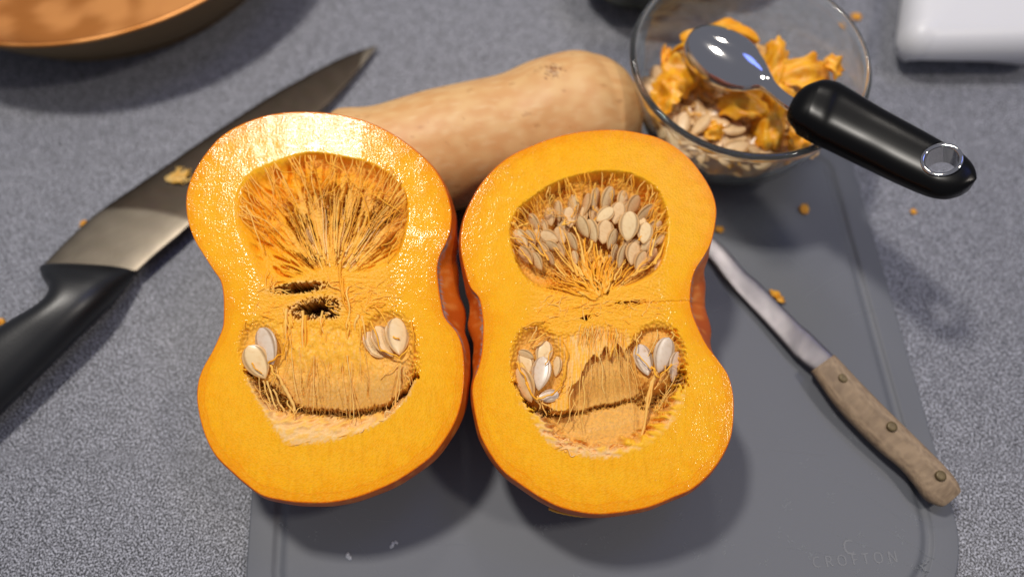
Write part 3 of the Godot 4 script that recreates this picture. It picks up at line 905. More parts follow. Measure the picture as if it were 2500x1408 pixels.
	for s in hang:
		thread(right_px(s[0], s[1]), -0.8, right_px(s[2], s[3]), -2.2, 0.0, 1.4, s[4], s[4] * 0.6, fibre_col().lerp(hx("f2cf8a"), 0.4), 12)
	for s in [[1262, 900, 1285, 945, .9], [1285, 945, 1310, 985, 1.0], [1310, 985, 1345, 975, .8], [1345, 975, 1372, 945, .7], [1372, 945, 1385, 890, .7], [1385, 890, 1372, 840, .6], [1330, 905, 1350, 870, .4], [1275, 815, 1330, 800, .7], [1290, 850, 1335, 830, .6], [1590, 910, 1610, 935, .9], [1555, 880, 1590, 915, .6], [1640, 905, 1612, 930, .6], [1552, 830, 1552, 880, .5]]:
		thread(right_px(s[0], s[1]), 0.3, right_px(s[2], s[3]), 0.3, -1.0, 0.9, s[4] * 0.62, s[4] * 0.4, [hx("ffb83a"), hx("fbae2c"), hx("ffc458")][rng.randi() % 3], 10, 6)
	for k in 34:
		var a := Vector2(3.36,-2.64) + Vector2(rng.randf_range(-11, 9), rng.randf_range(-3, 2))
		thread(a, -0.3, a + Vector2(rng.randf_range(-2.5, 0.5), -rng.randf_range(5, 12)), -1.4, -0.4, 0.8, 0.3, 0.1, hx("f0c473").lerp(pulp_y, rng.randf()), 8, 4)
	lip_strands(RB, 205.0, 290.0, 16)
	middle_strands(Vector2(-1.58,5.31), 26.0, 5.0, 80)
	for k in 700:
		var p := Vector2(rng.randf_range(-36, 34), rng.randf_range(-48, 54))
		var q := minf(rq(RT, p), rq(RB, p))
		if q < 0.97:
			fuzz_at(p, rng.randf_range(-6.0, -0.8), rng.randf_range(0.8, 2.6), fibre_col())
	tag(obj("pulp_fibres", commit(tv, tc, ti), M.fibre, root), "", "", "", "stuff")

# the two cut faces measured across a grid of points: linear map plus a small keystone, face millimetres
func left_px(x: float, y: float) -> Vector2:
	return from_grid(LG, x, y)
func right_px(x: float, y: float) -> Vector2:
	return from_grid(RG, x, y)
var LG := [Vector2(-39.88,64.81), Vector2(50.49,64.81), Vector2(-29.57,-59.12), Vector2(52.87,-59.12), 600.0, 400.0]
var RG := [Vector2(-45.26,71.73), Vector2(45.75,71.73), Vector2(-44.41,-53.17), Vector2(38.05,-53.17), 1200.0, 400.0]
func from_grid(g: Array, x: float, y: float) -> Vector2:
	var u: float = (x - g[4]) / 500.0
	var w: float = (y - g[5]) / 700.0
	return (g[0].lerp(g[1], u) as Vector2).lerp(g[2].lerp(g[3], u), w)

# ---------------------------------------------------------------- the scene
func lamp(called: String, at: Vector3, to: Vector3, size: float, energy: float, col: Color) -> void:
	var l := AreaLight3D.new()
	l.name = called
	add_child(l, true)
	l.area_size = Vector2(size, size)
	l.area_range = 4.0
	l.light_energy = energy
	l.light_color = col
	l.shadow_enabled = true
	l.look_at_from_position(at, to, Vector3(0.1, 0, 1))

func stage() -> void:
	var cam := Camera3D.new()
	cam.name = "camera"
	add_child(cam)
	cam.position = Vector3(0, 0.365, 0)
	cam.rotation.x = deg_to_rad(-66)
	var at := CameraAttributesPhysical.new()
	at.frustum_focal_length = 32.216
	at.frustum_focus_distance = 0.318
	at.exposure_aperture = 3.9
	at.frustum_near = 0.02
	at.frustum_far = 20.0
	cam.attributes = at
	cam.fov = 40.86
	cam.near = 0.02
	cam.far = 20.0
	cam.current = true
	var e := Environment.new()
	e.background_mode = Environment.BG_COLOR
	e.background_color = Color(0.46, 0.468, 0.512)
	e.background_energy_multiplier = 1.0
	e.tonemap_mode = Environment.TONE_MAPPER_LINEAR
	e.tonemap_exposure = 1.05
	e.sdfgi_enabled = true
	e.ssao_enabled = true
	e.ssil_enabled = true
	var w := WorldEnvironment.new()
	w.name = "environment"
	w.environment = e
	add_child(w)
	lamp("ceiling_lamp", Vector3(-0.36, 1.27, -0.53), Vector3(0, 0, -0.15), 0.13, 1.14, Color(1.0, 0.975, 0.94))
	lamp("ceiling_lamp_far", Vector3(0.10, 1.35, -1.25), Vector3(0, 0, -0.15), 0.13, 0.22, Color(1.0, 0.97, 0.93))
	lamp("ceiling_lamp_right", Vector3(0.75, 1.30, -0.02), Vector3(0, 0, -0.15), 0.13, 0.52, Color(1.0, 0.96, 0.91))

	lamp("cool_panel", Vector3(0.62, 1.5, -0.72), Vector3(0.1, 0, -0.2), 0.42, 0.16, Color(0.45, 0.55, 1.0))

func _ready() -> void:
	rng.seed = 7
	na.seed = 11
	nb.seed = 23
	nc.seed = 37
	for n in [na, nb, nc]:
		n.frequency = 1.0
		n.noise_type = FastNoiseLite.TYPE_SIMPLEX_SMOOTH
		n.fractal_type = FastNoiseLite.FRACTAL_NONE
	stage()
	materials()
	setup_regions()
	countertop()
	board()
	squashes()
	butternut()
	chef_knife()
	paring_knife()
	bowl()
	spoon()
	copper_pan()
	background()
	crumbs()
	drops()

func countertop() -> void:
	var b := BoxMesh.new()
	b.size = Vector3(2.4, 0.04, 1.7)
	var o := obj("countertop", b, M.counter)
	o.position = Vector3(0, -0.02, -0.5)
	tag(o, "grey speckled laminate kitchen countertop", "countertop", "", "structure")

# ---------------------------------------------------------------- cutting board
func round_rect(w0: float, w1: float, z0: float, z1: float, far_r: float, near_r: float, inset: float) -> PackedVector2Array:
	var out := PackedVector2Array()
	var cs := [[w1, z0, far_r, -PI / 2], [w1, z1, near_r, 0.0], [w0, z1, near_r, PI / 2], [w0, z0, far_r, PI]]
	for k in 4:
		var c = cs[k]
		var r: float = c[2]
		var cx: float = c[0] - r if k < 2 else c[0] + r
		var cz: float = c[1] + r if k == 0 or k == 3 else c[1] - r
		for i in 17:
			var a: float = c[3] + PI / 2 * i / 16.0
			out.append(Vector2(cx + cos(a) * (r - inset), cz + sin(a) * (r - inset)))
	return out

func board() -> void:
	var t := thing("cutting_board", "dark grey plastic cutting board with a juice groove, under the two squash halves", "cutting board", Vector3(-0.1165, 0, -0.0224))
	t.rotation.y = deg_to_rad(3.8)
	var W := 0.317
	var far := -0.2105
	var near := 0.045
	var steps := [[0.0, 0.0], [0.0, 0.0045], [0.0004, 0.0055], [0.0012, 0.006], [0.0105, 0.006], [0.0114, 0.0056], [0.0124, 0.0046], [0.0138, 0.0042], [0.0152, 0.0046], [0.0164, 0.0056], [0.0176, 0.006], [0.019, 0.006]]
	var v := PackedVector3Array()
	var c := PackedColorArray()
	var nu := 0
	for s in steps:
		var ring := round_rect(0.0, W, far, near, 0.022, 0.05, s[0])
		nu = ring.size()
		for p in ring:
			v.append(Vector3(p.x, s[1], p.y))
			c.append(Color.WHITE)
	var ring := round_rect(0.0, W, far, near, 0.022, 0.05, 0.019)
	var mid := Vector2(W / 2, (far + near) / 2)
	for k in range(1, 31):
		for p in ring:
			var q := p.lerp(mid, k / 30.0)
			v.append(Vector3(q.x, 0.006, q.y))
			c.append(Color.WHITE)
	for i in c.size():
		var p := v[i]
		var s := clampf(na.get_noise_2d(p.x * 60.0, p.z * 60.0), 0.0, 1.0) * 0.10
		c[i] = Color(1, 1, 1) * (1.0 + s)
	obj("board_slab", grid(nu, steps.size() + 30, v, c, true), M.board, t)
	# faint pressed maker's mark near the corner
	var font := SystemFont.new()
	font.font_names = ["Droid Sans"]
	var inv := t.transform.affine_inverse()
	var m := TextMesh.new()
	m.font = font
	m.text = "C R O F T O N"
	m.font_size = 64
	m.pixel_size = 0.0048 / 64.0
	m.depth = 0.00014
	var o := obj("lettering", m, M.board_letter, t)
	o.position = inv * Vector3(0.1507,0.0061,-0.0295)
	o.rotation.x = -PI / 2
	var m2 := TextMesh.new()
	m2.font = font
	m2.text = "C"
	m2.font_size = 64
	m2.pixel_size = 0.0085 / 64.0
	m2.depth = 0.00014
	var o2 := obj("emblem", m2, M.board_letter, t)
	o2.position = inv * Vector3(0.1487,0.0061,-0.0346)
	o2.rotation.x = -PI / 2
	# pale scuffs and dried drips
	var sc: Array = [Vector3(0.1194,0.006,-0.0409), Vector3(0.1234,0.006,-0.0371), Vector3(0.1284,0.006,-0.0339), Vector3(0.1326,0.006,-0.0319), Vector3(0.1448,0.006,-0.056), Vector3(0.1239,0.006,-0.0533), Vector3(0.155,0.006,-0.0409), Vector3(0.1774,0.006,-0.0263), Vector3(0.1817,0.006,-0.0254), Vector3(0.152,0.006,-0.0246), Vector3(0.1608,0.006,-0.0237), Vector3(-0.0892,0.006,-0.04), Vector3(-0.1025,0.006,-0.0444), Vector3(0.011,0.006,-0.0435), Vector3(0.0155,0.006,-0.0426), Vector3(0.167,0.006,-0.028), Vector3(0.1833,0.006,-0.0453)]
	for k in 46:
		sc.append(Vector3(rng.randf_range(0.02, 0.19), 0.006, rng.randf_range(-0.10, -0.012)))
	tubes_begin()
	for k in 46:
		var p := Vector3(rng.randf_range(-0.10, 0.19), 0.00601, rng.randf_range(-0.19, 0.0))
		var a := rng.randf_range(-0.6, 0.9)
		var d := Vector3(cos(a), 0, sin(a)) * rng.randf_range(0.004, 0.022)
		tube([inv * (p - d), inv * (p + Vector3(d.z, 0, -d.x) * 0.04), inv * (p + d)], 0.00007, 0.00004, hx("85888c"), 4)
	for p: Vector3 in sc:
		for k in 5:
			var q := p + Vector3(rng.randf_range(-1, 1), 0, rng.randf_range(-1, 1)) * 0.0022
			var d := Vector3(rng.randf_range(-1, 1), 0, rng.randf_range(-1, 1)) * 0.0009
			tube([inv * (q - d), inv * (q + d * 0.2), inv * (q + d)], 0.00016, 0.00006, hx("8d9094"), 4)
	var scm := obj("scuff_marks", commit(tv, tc, ti), M.fibre, t)
	tag(scm, "", "", "", "stuff")

# ---------------------------------------------------------------- squash
func squashes() -> void:
	var SA := seed_mesh(0.68, 0.12, 1, hx("f6d6a0"), hx("dca660"))
	var SB := seed_mesh(0.74, 0.11, 2, hx("f0c992"), hx("d49a52"))
	var SG := seed_mesh(0.60, 0.12, 3, hx("e4d0b8"), hx("c8a67c"))
	var t := thing("squash_half", "left squash half, cut face up, its cavity full of fibres with only a few seeds", "squash half", Vector3(-0.0776,0.064,-0.1253), "two halves of one cut squash")
	t.rotation.x = -(PI / 2 - deg_to_rad(10.0))
	var out := [Vector2(-18.07,90.1),Vector2(-7.37,89.69),Vector2(1.9,88.29),Vector2(12.13,85.48),Vector2(21.48,81.1),Vector2(28.95,76.35),Vector2(37.16,69.68),Vector2(43.87,62.29),Vector2(48.56,53.26),Vector2(51.08,43.59),Vector2(50.9,34.24),Vector2(49.09,28.14),Vector2(46.74,23),Vector2(45.65,17),Vector2(46.55,8.35),Vector2(47.54,2.66),Vector2(49.42,-4.4),Vector2(54.34,-10.52),Vector2(56.83,-16.58),Vector2(57.8,-24.46),Vector2(57.75,-32.58),Vector2(56.7,-40.44),Vector2(54.64,-47.06),Vector2(51.11,-53.61),Vector2(45.82,-60.73),Vector2(39.39,-65.87),Vector2(31.69,-70.8),Vector2(23.36,-74.6),Vector2(13.9,-77.74),Vector2(4.24,-79.31),Vector2(-5.49,-79.31),Vector2(-13.84,-78.37),Vector2(-21.78,-76.49),Vector2(-28.66,-72.07),Vector2(-35.68,-66.51),Vector2(-41.4,-61.38),Vector2(-45.81,-54.91),Vector2(-49.22,-47.06),Vector2(-51.33,-39.11),Vector2(-51.71,-31.91),Vector2(-50.27,-25.82),Vector2(-47.2,-18.99),Vector2(-45.15,-13.47),Vector2(-43.61,-7.9),Vector2(-43.88,-1.06),Vector2(-44.63,5.32),Vector2(-46.41,11.58),Vector2(-49.81,16.27),Vector2(-55.05,23.55),Vector2(-59.4,30.16),Vector2(-62.85,38.15),Vector2(-64.58,46.42),Vector2(-64.46,54.02),Vector2(-62.05,62.29),Vector2(-58.1,70.07),Vector2(-52.29,77.93),Vector2(-44.2,83.69),Vector2(-34.62,87.69),Vector2(-26.12,89.49)]
	var full := [Vector2(-18.07,90.1),Vector2(-7.37,89.69),Vector2(1.9,88.29),Vector2(12.13,85.48),Vector2(21.48,81.1),Vector2(28.95,76.35),Vector2(37.16,69.68),Vector2(43.87,62.29),Vector2(48.92,53.26),Vector2(51.97,43.59),Vector2(52.85,34.24),Vector2(53.92,23.37),Vector2(55.36,10.68),Vector2(56.91,0),Vector2(58.61,-10.52),Vector2(59.39,-17.44),Vector2(59.49,-24.46),Vector2(59.1,-32.58),Vector2(57.7,-40.44),Vector2(55.14,-47.06),Vector2(51.11,-53.61),Vector2(45.82,-60.73),Vector2(39.39,-65.87),Vector2(31.69,-70.8),Vector2(23.36,-74.6),Vector2(13.9,-77.74),Vector2(4.24,-79.31),Vector2(-5.49,-79.31),Vector2(-13.84,-78.37),Vector2(-21.78,-76.49),Vector2(-28.66,-72.07),Vector2(-35.68,-66.51),Vector2(-41.4,-61.38),Vector2(-45.81,-54.91),Vector2(-49.22,-47.06),Vector2(-51.33,-39.11),Vector2(-51.87,-31.91),Vector2(-50.61,-25.82),Vector2(-47.54,-18.99),Vector2(-45.49,-13.47),Vector2(-44.12,-7.9),Vector2(-44.4,-1.06),Vector2(-45.15,5.32),Vector2(-46.94,11.58),Vector2(-50.16,16.27),Vector2(-55.4,23.55),Vector2(-59.57,30.16),Vector2(-63.03,38.15),Vector2(-64.58,46.42),Vector2(-64.46,54.02),Vector2(-62.05,62.29),Vector2(-58.1,70.07),Vector2(-52.29,77.93),Vector2(-44.2,83.69),Vector2(-34.62,87.69),Vector2(-26.12,89.49)]
	facet_x = (Vector2(10.72,80.51)).x
	squash_half(t, out, full, true, 0.006, 10.0)
	fibres_left(t)
	for s in [[-24.81,-16.41,-0.48,17.63,9.87,0.6],[-28.27,-23.09,-0.51,15.77,10.51,0.2]]:
		put_seed(t, SG if s[0] > -28.0 else SA, M.seed_wet, s, 0.6, -0.4, -1.0)
	for s in [[29.74,-12.28,-0.1,16.27,8.86,0],[23.97,-14.21,-0.55,15.01,7.82,1.4],[18.82,-14.55,-0.25,11.8,6.25,2.4],[21.37,-18.66,-1.22,8.24,4.12,2.6]]:
		put_seed(t, SA, M.seed_wet, s, 0.6, -0.6, 1.0)
	for s in [[-9.69,32.8,-0.23,10.18,2.71,4],[-17.69,45,-0.3,9.01,2.77,9],[5.76,40.91,0.08,8.77,2.7,9]]:
		put_seed(t, SB, M.seed, s, 0.66, -1.0, 1.0)

	t = thing("squash_half", "right squash half, cut face up, with a nest of pale seeds in its upper cavity", "squash half", Vector3(0.0362,0.062,-0.1196), "two halves of one cut squash")
	t.rotation.x = -(PI / 2 - deg_to_rad(9.0))
	out = [Vector2(5.31,88.48),Vector2(13.41,88.28),Vector2(21.46,86.87),Vector2(29.63,84.45),Vector2(36.92,80.05),Vector2(43.33,73.9),Vector2(47.83,67.21),Vector2(51.65,59.24),Vector2(53.28,51.37),Vector2(52.4,43.77),Vector2(50.06,35.34),Vector2(46.64,29.03),Vector2(42.77,23.34),Vector2(40.68,17.88),Vector2(39.54,10.49),Vector2(39.87,4.42),Vector2(42.33,-3.34),Vector2(45.32,-10.14),Vector2(49.5,-16.35),Vector2(53.13,-22.5),Vector2(54.61,-29.94),Vector2(54.37,-37.78),Vector2(52.69,-47),Vector2(48.82,-54.79),Vector2(43.25,-61.84),Vector2(35.67,-68.02),Vector2(28.33,-71.17),Vector2(18.41,-74.92),Vector2(8.79,-76.79),Vector2(-0.94,-77.72),Vector2(-8.68,-77.1),Vector2(-17.54,-74.92),Vector2(-25.28,-71.17),Vector2(-33.06,-66.13),Vector2(-39.6,-61.2),Vector2(-44.73,-54.79),Vector2(-48.75,-47.65),Vector2(-50.83,-40.43),Vector2(-52.27,-32.62),Vector2(-52.35,-25.89),Vector2(-50.07,-19.09),Vector2(-48.78,-12.22),Vector2(-48.36,-2.64),Vector2(-48.95,4.42),Vector2(-50.4,10.49),Vector2(-54.12,15.34),Vector2(-56.5,22.79),Vector2(-58.22,30.88),Vector2(-58.52,37.95),Vector2(-57.23,46.23),Vector2(-54.3,54.05),Vector2(-49.72,62.54),Vector2(-43.62,69.96),Vector2(-36.89,75.68),Vector2(-28.65,80.05),Vector2(-17.97,84.45),Vector2(-6.7,87.27)]
	full = [Vector2(5.31,88.48),Vector2(13.41,88.28),Vector2(21.46,86.87),Vector2(29.63,84.45),Vector2(36.92,80.05),Vector2(43.33,73.9),Vector2(47.83,67.21),Vector2(51.65,59.24),Vector2(53.28,51.37),Vector2(52.76,43.77),Vector2(51.65,35.34),Vector2(50.67,26.09),Vector2(50.58,16.97),Vector2(50.61,9.77),Vector2(50.69,0.88),Vector2(51.62,-7.88),Vector2(53.06,-16.52),Vector2(54.15,-22.5),Vector2(54.61,-29.94),Vector2(54.37,-37.78),Vector2(52.69,-47),Vector2(48.82,-54.79),Vector2(43.25,-61.84),Vector2(35.67,-68.02),Vector2(28.33,-71.17),Vector2(18.41,-74.92),Vector2(8.79,-76.79),Vector2(-0.94,-77.72),Vector2(-8.68,-77.1),Vector2(-17.54,-74.92),Vector2(-25.28,-71.17),Vector2(-33.06,-66.13),Vector2(-39.6,-61.2),Vector2(-44.73,-54.79),Vector2(-48.75,-47.65),Vector2(-50.83,-40.43),Vector2(-52.43,-32.62),Vector2(-53.03,-25.89),Vector2(-53.5,-16.52),Vector2(-54.16,-6.14),Vector2(-55.17,4.42),Vector2(-56.38,15.16),Vector2(-57.58,24.25),Vector2(-58.39,30.88),Vector2(-58.52,37.95),Vector2(-57.23,46.23),Vector2(-54.3,54.05),Vector2(-49.72,62.54),Vector2(-43.62,69.96),Vector2(-36.89,75.68),Vector2(-28.65,80.05),Vector2(-17.97,84.45),Vector2(-6.7,87.27)]
	facet_k = 0.0
	squash_half(t, out, full, false, 0.006, 9.0)
	fibres_right(t)
	var k := 0
	for s in [[0.59,56.03,0.22,10.85,3.62,4],[6.12,56.36,0.32,11.52,4.94,4],[-3.46,53.74,0.16,10.8,2.95,4.5],[-8.97,53.41,-0.06,10.1,3.91,5],[-15.74,50.8,-0.07,9.74,2.92,5],[-19.44,48.21,-0.15,8.39,3.87,5],[-26.17,44.98,-0.41,9.55,2.86,4.5],[12.84,55.7,0.28,9.88,4.61,5],[17.33,53.08,0.45,10.49,4.26,4.5],[22.04,48.86,0.86,11.2,3.52,3.5],[4.32,47.88,0.86,9.21,6.67,1.5],[10.15,48.99,0.28,10.1,6.84,2.5],[14.45,42.08,0.12,12.88,9.34,0.2],[21.62,39.52,0.21,9.97,6.76,1.8],[-10.93,47.24,-0.06,9.04,5.81,3],[-4.95,42.4,-0.31,9.82,3.8,2],[-1.36,40.48,-0.22,10.46,4.44,1.5],[4.07,39.84,0.2,10.59,6.42,1.2],[7.43,37.16,0.36,9.6,3.84,3],[22.89,34.24,1.04,7.79,4.11,3],[16.4,30.32,0.29,10.48,6.03,2.5],[11.24,29.06,0.24,10.44,3.8,2.8],[8.3,30.63,0.33,8.88,2.85,3.5],[19.54,26.55,0.37,10.12,5.06,3],[-32.27,37.61,-0.58,9.08,4.69,3.5],[-27.98,37.8,-0.41,7.88,2.84,3.5],[-19.88,37.92,-1.11,8.2,4.86,2.5],[-18.42,33.98,-1.02,6.68,2.67,3],[-9.94,35.7,-0.31,8.48,2.51,2],[-30.19,30,-0.59,8.98,3.59,3.5],[-25.29,27.3,-0.5,8.66,3.09,3.5],[-36.68,31.26,-0.59,5.28,2.36,3.5],[-19.7,28.3,-0.58,6.77,2.09,2.5],[28.77,37.29,1.04,5.95,2.76,4],[27.27,25.3,0.62,6.31,3.16,4],[5.77,26.86,0.2,6.3,3.15,3],[-9.06,28.74,-0.15,6.26,2.5,3],[-22.23,43.69,-0.32,7.65,3.19,6],[-13.13,43.05,-0.15,7.68,3.52,6],[-7.56,48.21,0.1,7.79,3.57,7],[-24.1,38.56,-0.49,8.16,3.77,5],[-15.02,39.2,-0.4,8.18,4.4,4],[-14.31,44.98,-0.15,8.34,3.85,6],[17.46,34.11,0.62,7.63,4.45,4],[24.52,30.32,0.7,7.59,3.8,4.5],[14.79,50.8,0.36,9.16,5.23,5],[19.68,43.69,0.53,8.4,5.17,4],[0.39,48.86,0.19,9.11,4.55,5],[-5.12,48.21,0.02,9.07,3.89,5.5],[-28.37,33.48,-0.58,8.08,3.42,5],[14.45,34.11,0.29,8.3,4.47,4.5],[26.36,43.69,0.95,7.61,3.8,5],[-22.35,32.84,-0.67,7.41,3.09,4.5],[-15.13,32.21,-0.49,7.45,2.79,4]]:
		k += 1
		s[3] *= 1.05
		s[4] *= 1.2
		put_seed(t, SA if k % 3 else SB, M.seed, s, 0.70, 1.1, 1.0 if s[0] > 0.0 else -1.0)
	for s in [[-24.18,-21.68,0.1,14.78,8,0.6],[-22.87,-12.95,0.22,11.01,8.12,2.2],[-30.21,-16.71,-0.34,10.21,7.49,3.2],[-30.79,-26.2,-0.31,15.44,6.44,1.6],[-21.26,-31.02,1.36,9.04,6.03,0.8],[-30.2,-13.64,-1.08,7.12,3.12,1.8],[-17.53,-18.42,0.08,8.86,3.82,3]]:
		put_seed(t, SG if s[5] < 1.5 else SA, M.seed_wet, s, 0.58, -0.6, -1.0)
	for s in [[26.98,-13.98,0.29,15.62,8.61,0.4],[18.9,-15.83,-0.2,13.87,7.99,1.6],[32.02,-18.42,0.19,13.05,5.49,3]]:
		put_seed(t, SG, M.seed_wet, s, 0.58, -0.6, 1.0)
	# pale warts on the scar at the waist
	for w in [Vector3(0.0817,0.052,-0.1261), Vector3(0.0823,0.051,-0.1244), Vector3(0.0827,0.05,-0.1228), Vector3(0.0833,0.049,-0.1213)]:
		var o := obj("wart", lump(Vector3(0.0011, 0.0011, 0.0014), 0.5, k, 2.0, 12, 8, hx("d8bfa6"), hx("c9a98c")), M.rind, t)
		o.position = t.transform.affine_inverse() * w
		k += 3

# ---------------------------------------------------------------- butternut
func butternut() -> void:
	var a := Vector3(-0.0787, 0, -0.2139)
	var b := Vector3(0.0494, 0, -0.251)
	var radii := [0.0316, 0.0300, 0.0305, 0.0310, 0.0309, 0.0306, 0.0325, 0.0331]
	var ax := (b - a).normalized()
	var side := ax.cross(Vector3.UP)
	var t := thing("butternut_squash", "whole tan butternut squash lying behind the two cut halves", "squash", a)
	var ln := a.distance_to(b)
	var v := PackedVector3Array()
	var c := PackedColorArray()
	var NV := 190
	var NU := 150
	var marks := [[Vector3(0.0202,0.058,-0.2487), 0.0026, 1], [Vector3(0.0171,0.0585,-0.2476), 0.0016, 1], [Vector3(0.0247,0.058,-0.2498), 0.0016, 1], [Vector3(0.0283,0.0585,-0.2498), 0.0009, 0], [Vector3(-0.0334,0.05,-0.2229), 0.0014, 0], [Vector3(-0.0289,0.048,-0.2195), 0.0013, 0], [Vector3(-0.0291,0.047,-0.2171), 0.0013, 0], [Vector3(-0.0371,0.047,-0.2182), 0.0008, 0], [Vector3(-0.0245,0.048,-0.2202), 0.0009, 0], [Vector3(0.0339,0.056,-0.2547), 0.0008, 0], [Vector3(0.0036,0.05,-0.225), 0.0009, 0], [Vector3(0.005,0.049,-0.2229), 0.0007, 0], [Vector3(0.024,0.054,-0.2321), 0.0005, 0], [Vector3(-0.0186,0.053,-0.2284), 0.0007, 0], [Vector3(-0.006,0.059,-0.2373), 0.0005, 0], [Vector3(0.041,0.055,-0.2335), 0.0007, 0], [Vector3(-0.0156,0.05,-0.201), 0.0007, 0]]
	for j in NV + 1:
		var s := float(j) / NV
		var x: float
		var r: float
		if s < 0.14:
			var q := s / 0.14 * PI / 2
			x = -0.019 * cos(q)
			r = radii[0] * pow(sin(q), 0.8)
		elif s > 0.80:
			var q := (s - 0.80) / 0.20 * PI / 2
			x = ln * 0.875 + (ln * 0.125 + 0.0168) * sin(q)
			r = radii[7] * pow(maxf(cos(q), 0.0), 0.74)
		else:
			var u := (s - 0.14) / 0.66
			x = ln * 0.875 * u
			r = lerp_list(radii, u)
		for i in NU:
			var th := TAU * i / NU
			var n3 := Vector3(x * 40.0, cos(th) * 1.2, sin(th) * 1.2)
			var rr := r * (1.0 + 0.010 * na.get_noise_3dv(n3) + 0.003 * cos(th * 10.0))
			var p: Vector3 = a + ax * x + Vector3.UP * (maxf(r, 0.0306) - 0.0004 + sin(th) * rr) + side * cos(th) * rr
			p.y = maxf(p.y, 0.0002)
			v.append(p - a)
			var n1 := nb.get_noise_3d(x * 90.0, cos(th) * 5.0, sin(th) * 5.0)
			var n2 := nc.get_noise_3d(x * 120.0, cos(th) * 9.0, sin(th) * 9.0)
			var col := hx("e1b478").lerp(hx("d8a266"), clampf(0.5 + n1 * 0.8 + 0.3 * na.get_noise_3dv(n3 * 0.6), 0, 1))
			col = col.lerp(hx("e9c48e"), clampf(n2 * 0.9 - 0.25, 0, 1))
			if n2 < -0.72: col = col.lerp(hx("a8703e"), clampf((-n2 - 0.72) * 5.0, 0, 0.5))
			for m in marks:
				var d: float = p.distance_to(m[0]) / (m[1] * 2.5)
				if d < 1.6:
					var w := smoothstep(1.1, 0.6, d + 0.9 * nc.get_noise_3d(p.x * 900.0, p.y * 900.0, p.z * 900.0))
					col = col.lerp(hx("7c4626"), w * 0.9)
					if m[2] == 1: col = col.lerp(hx("a99a92"), smoothstep(0.75, 0.3, d + 0.8 * nb.get_noise_3d(p.x * 1400.0, p.y * 1400.0, p.z * 1400.0)) * 0.8)
			c.append(col)
	obj("squash_body", grid(NU, NV + 1, v, c, true, true), M.butternut, t)

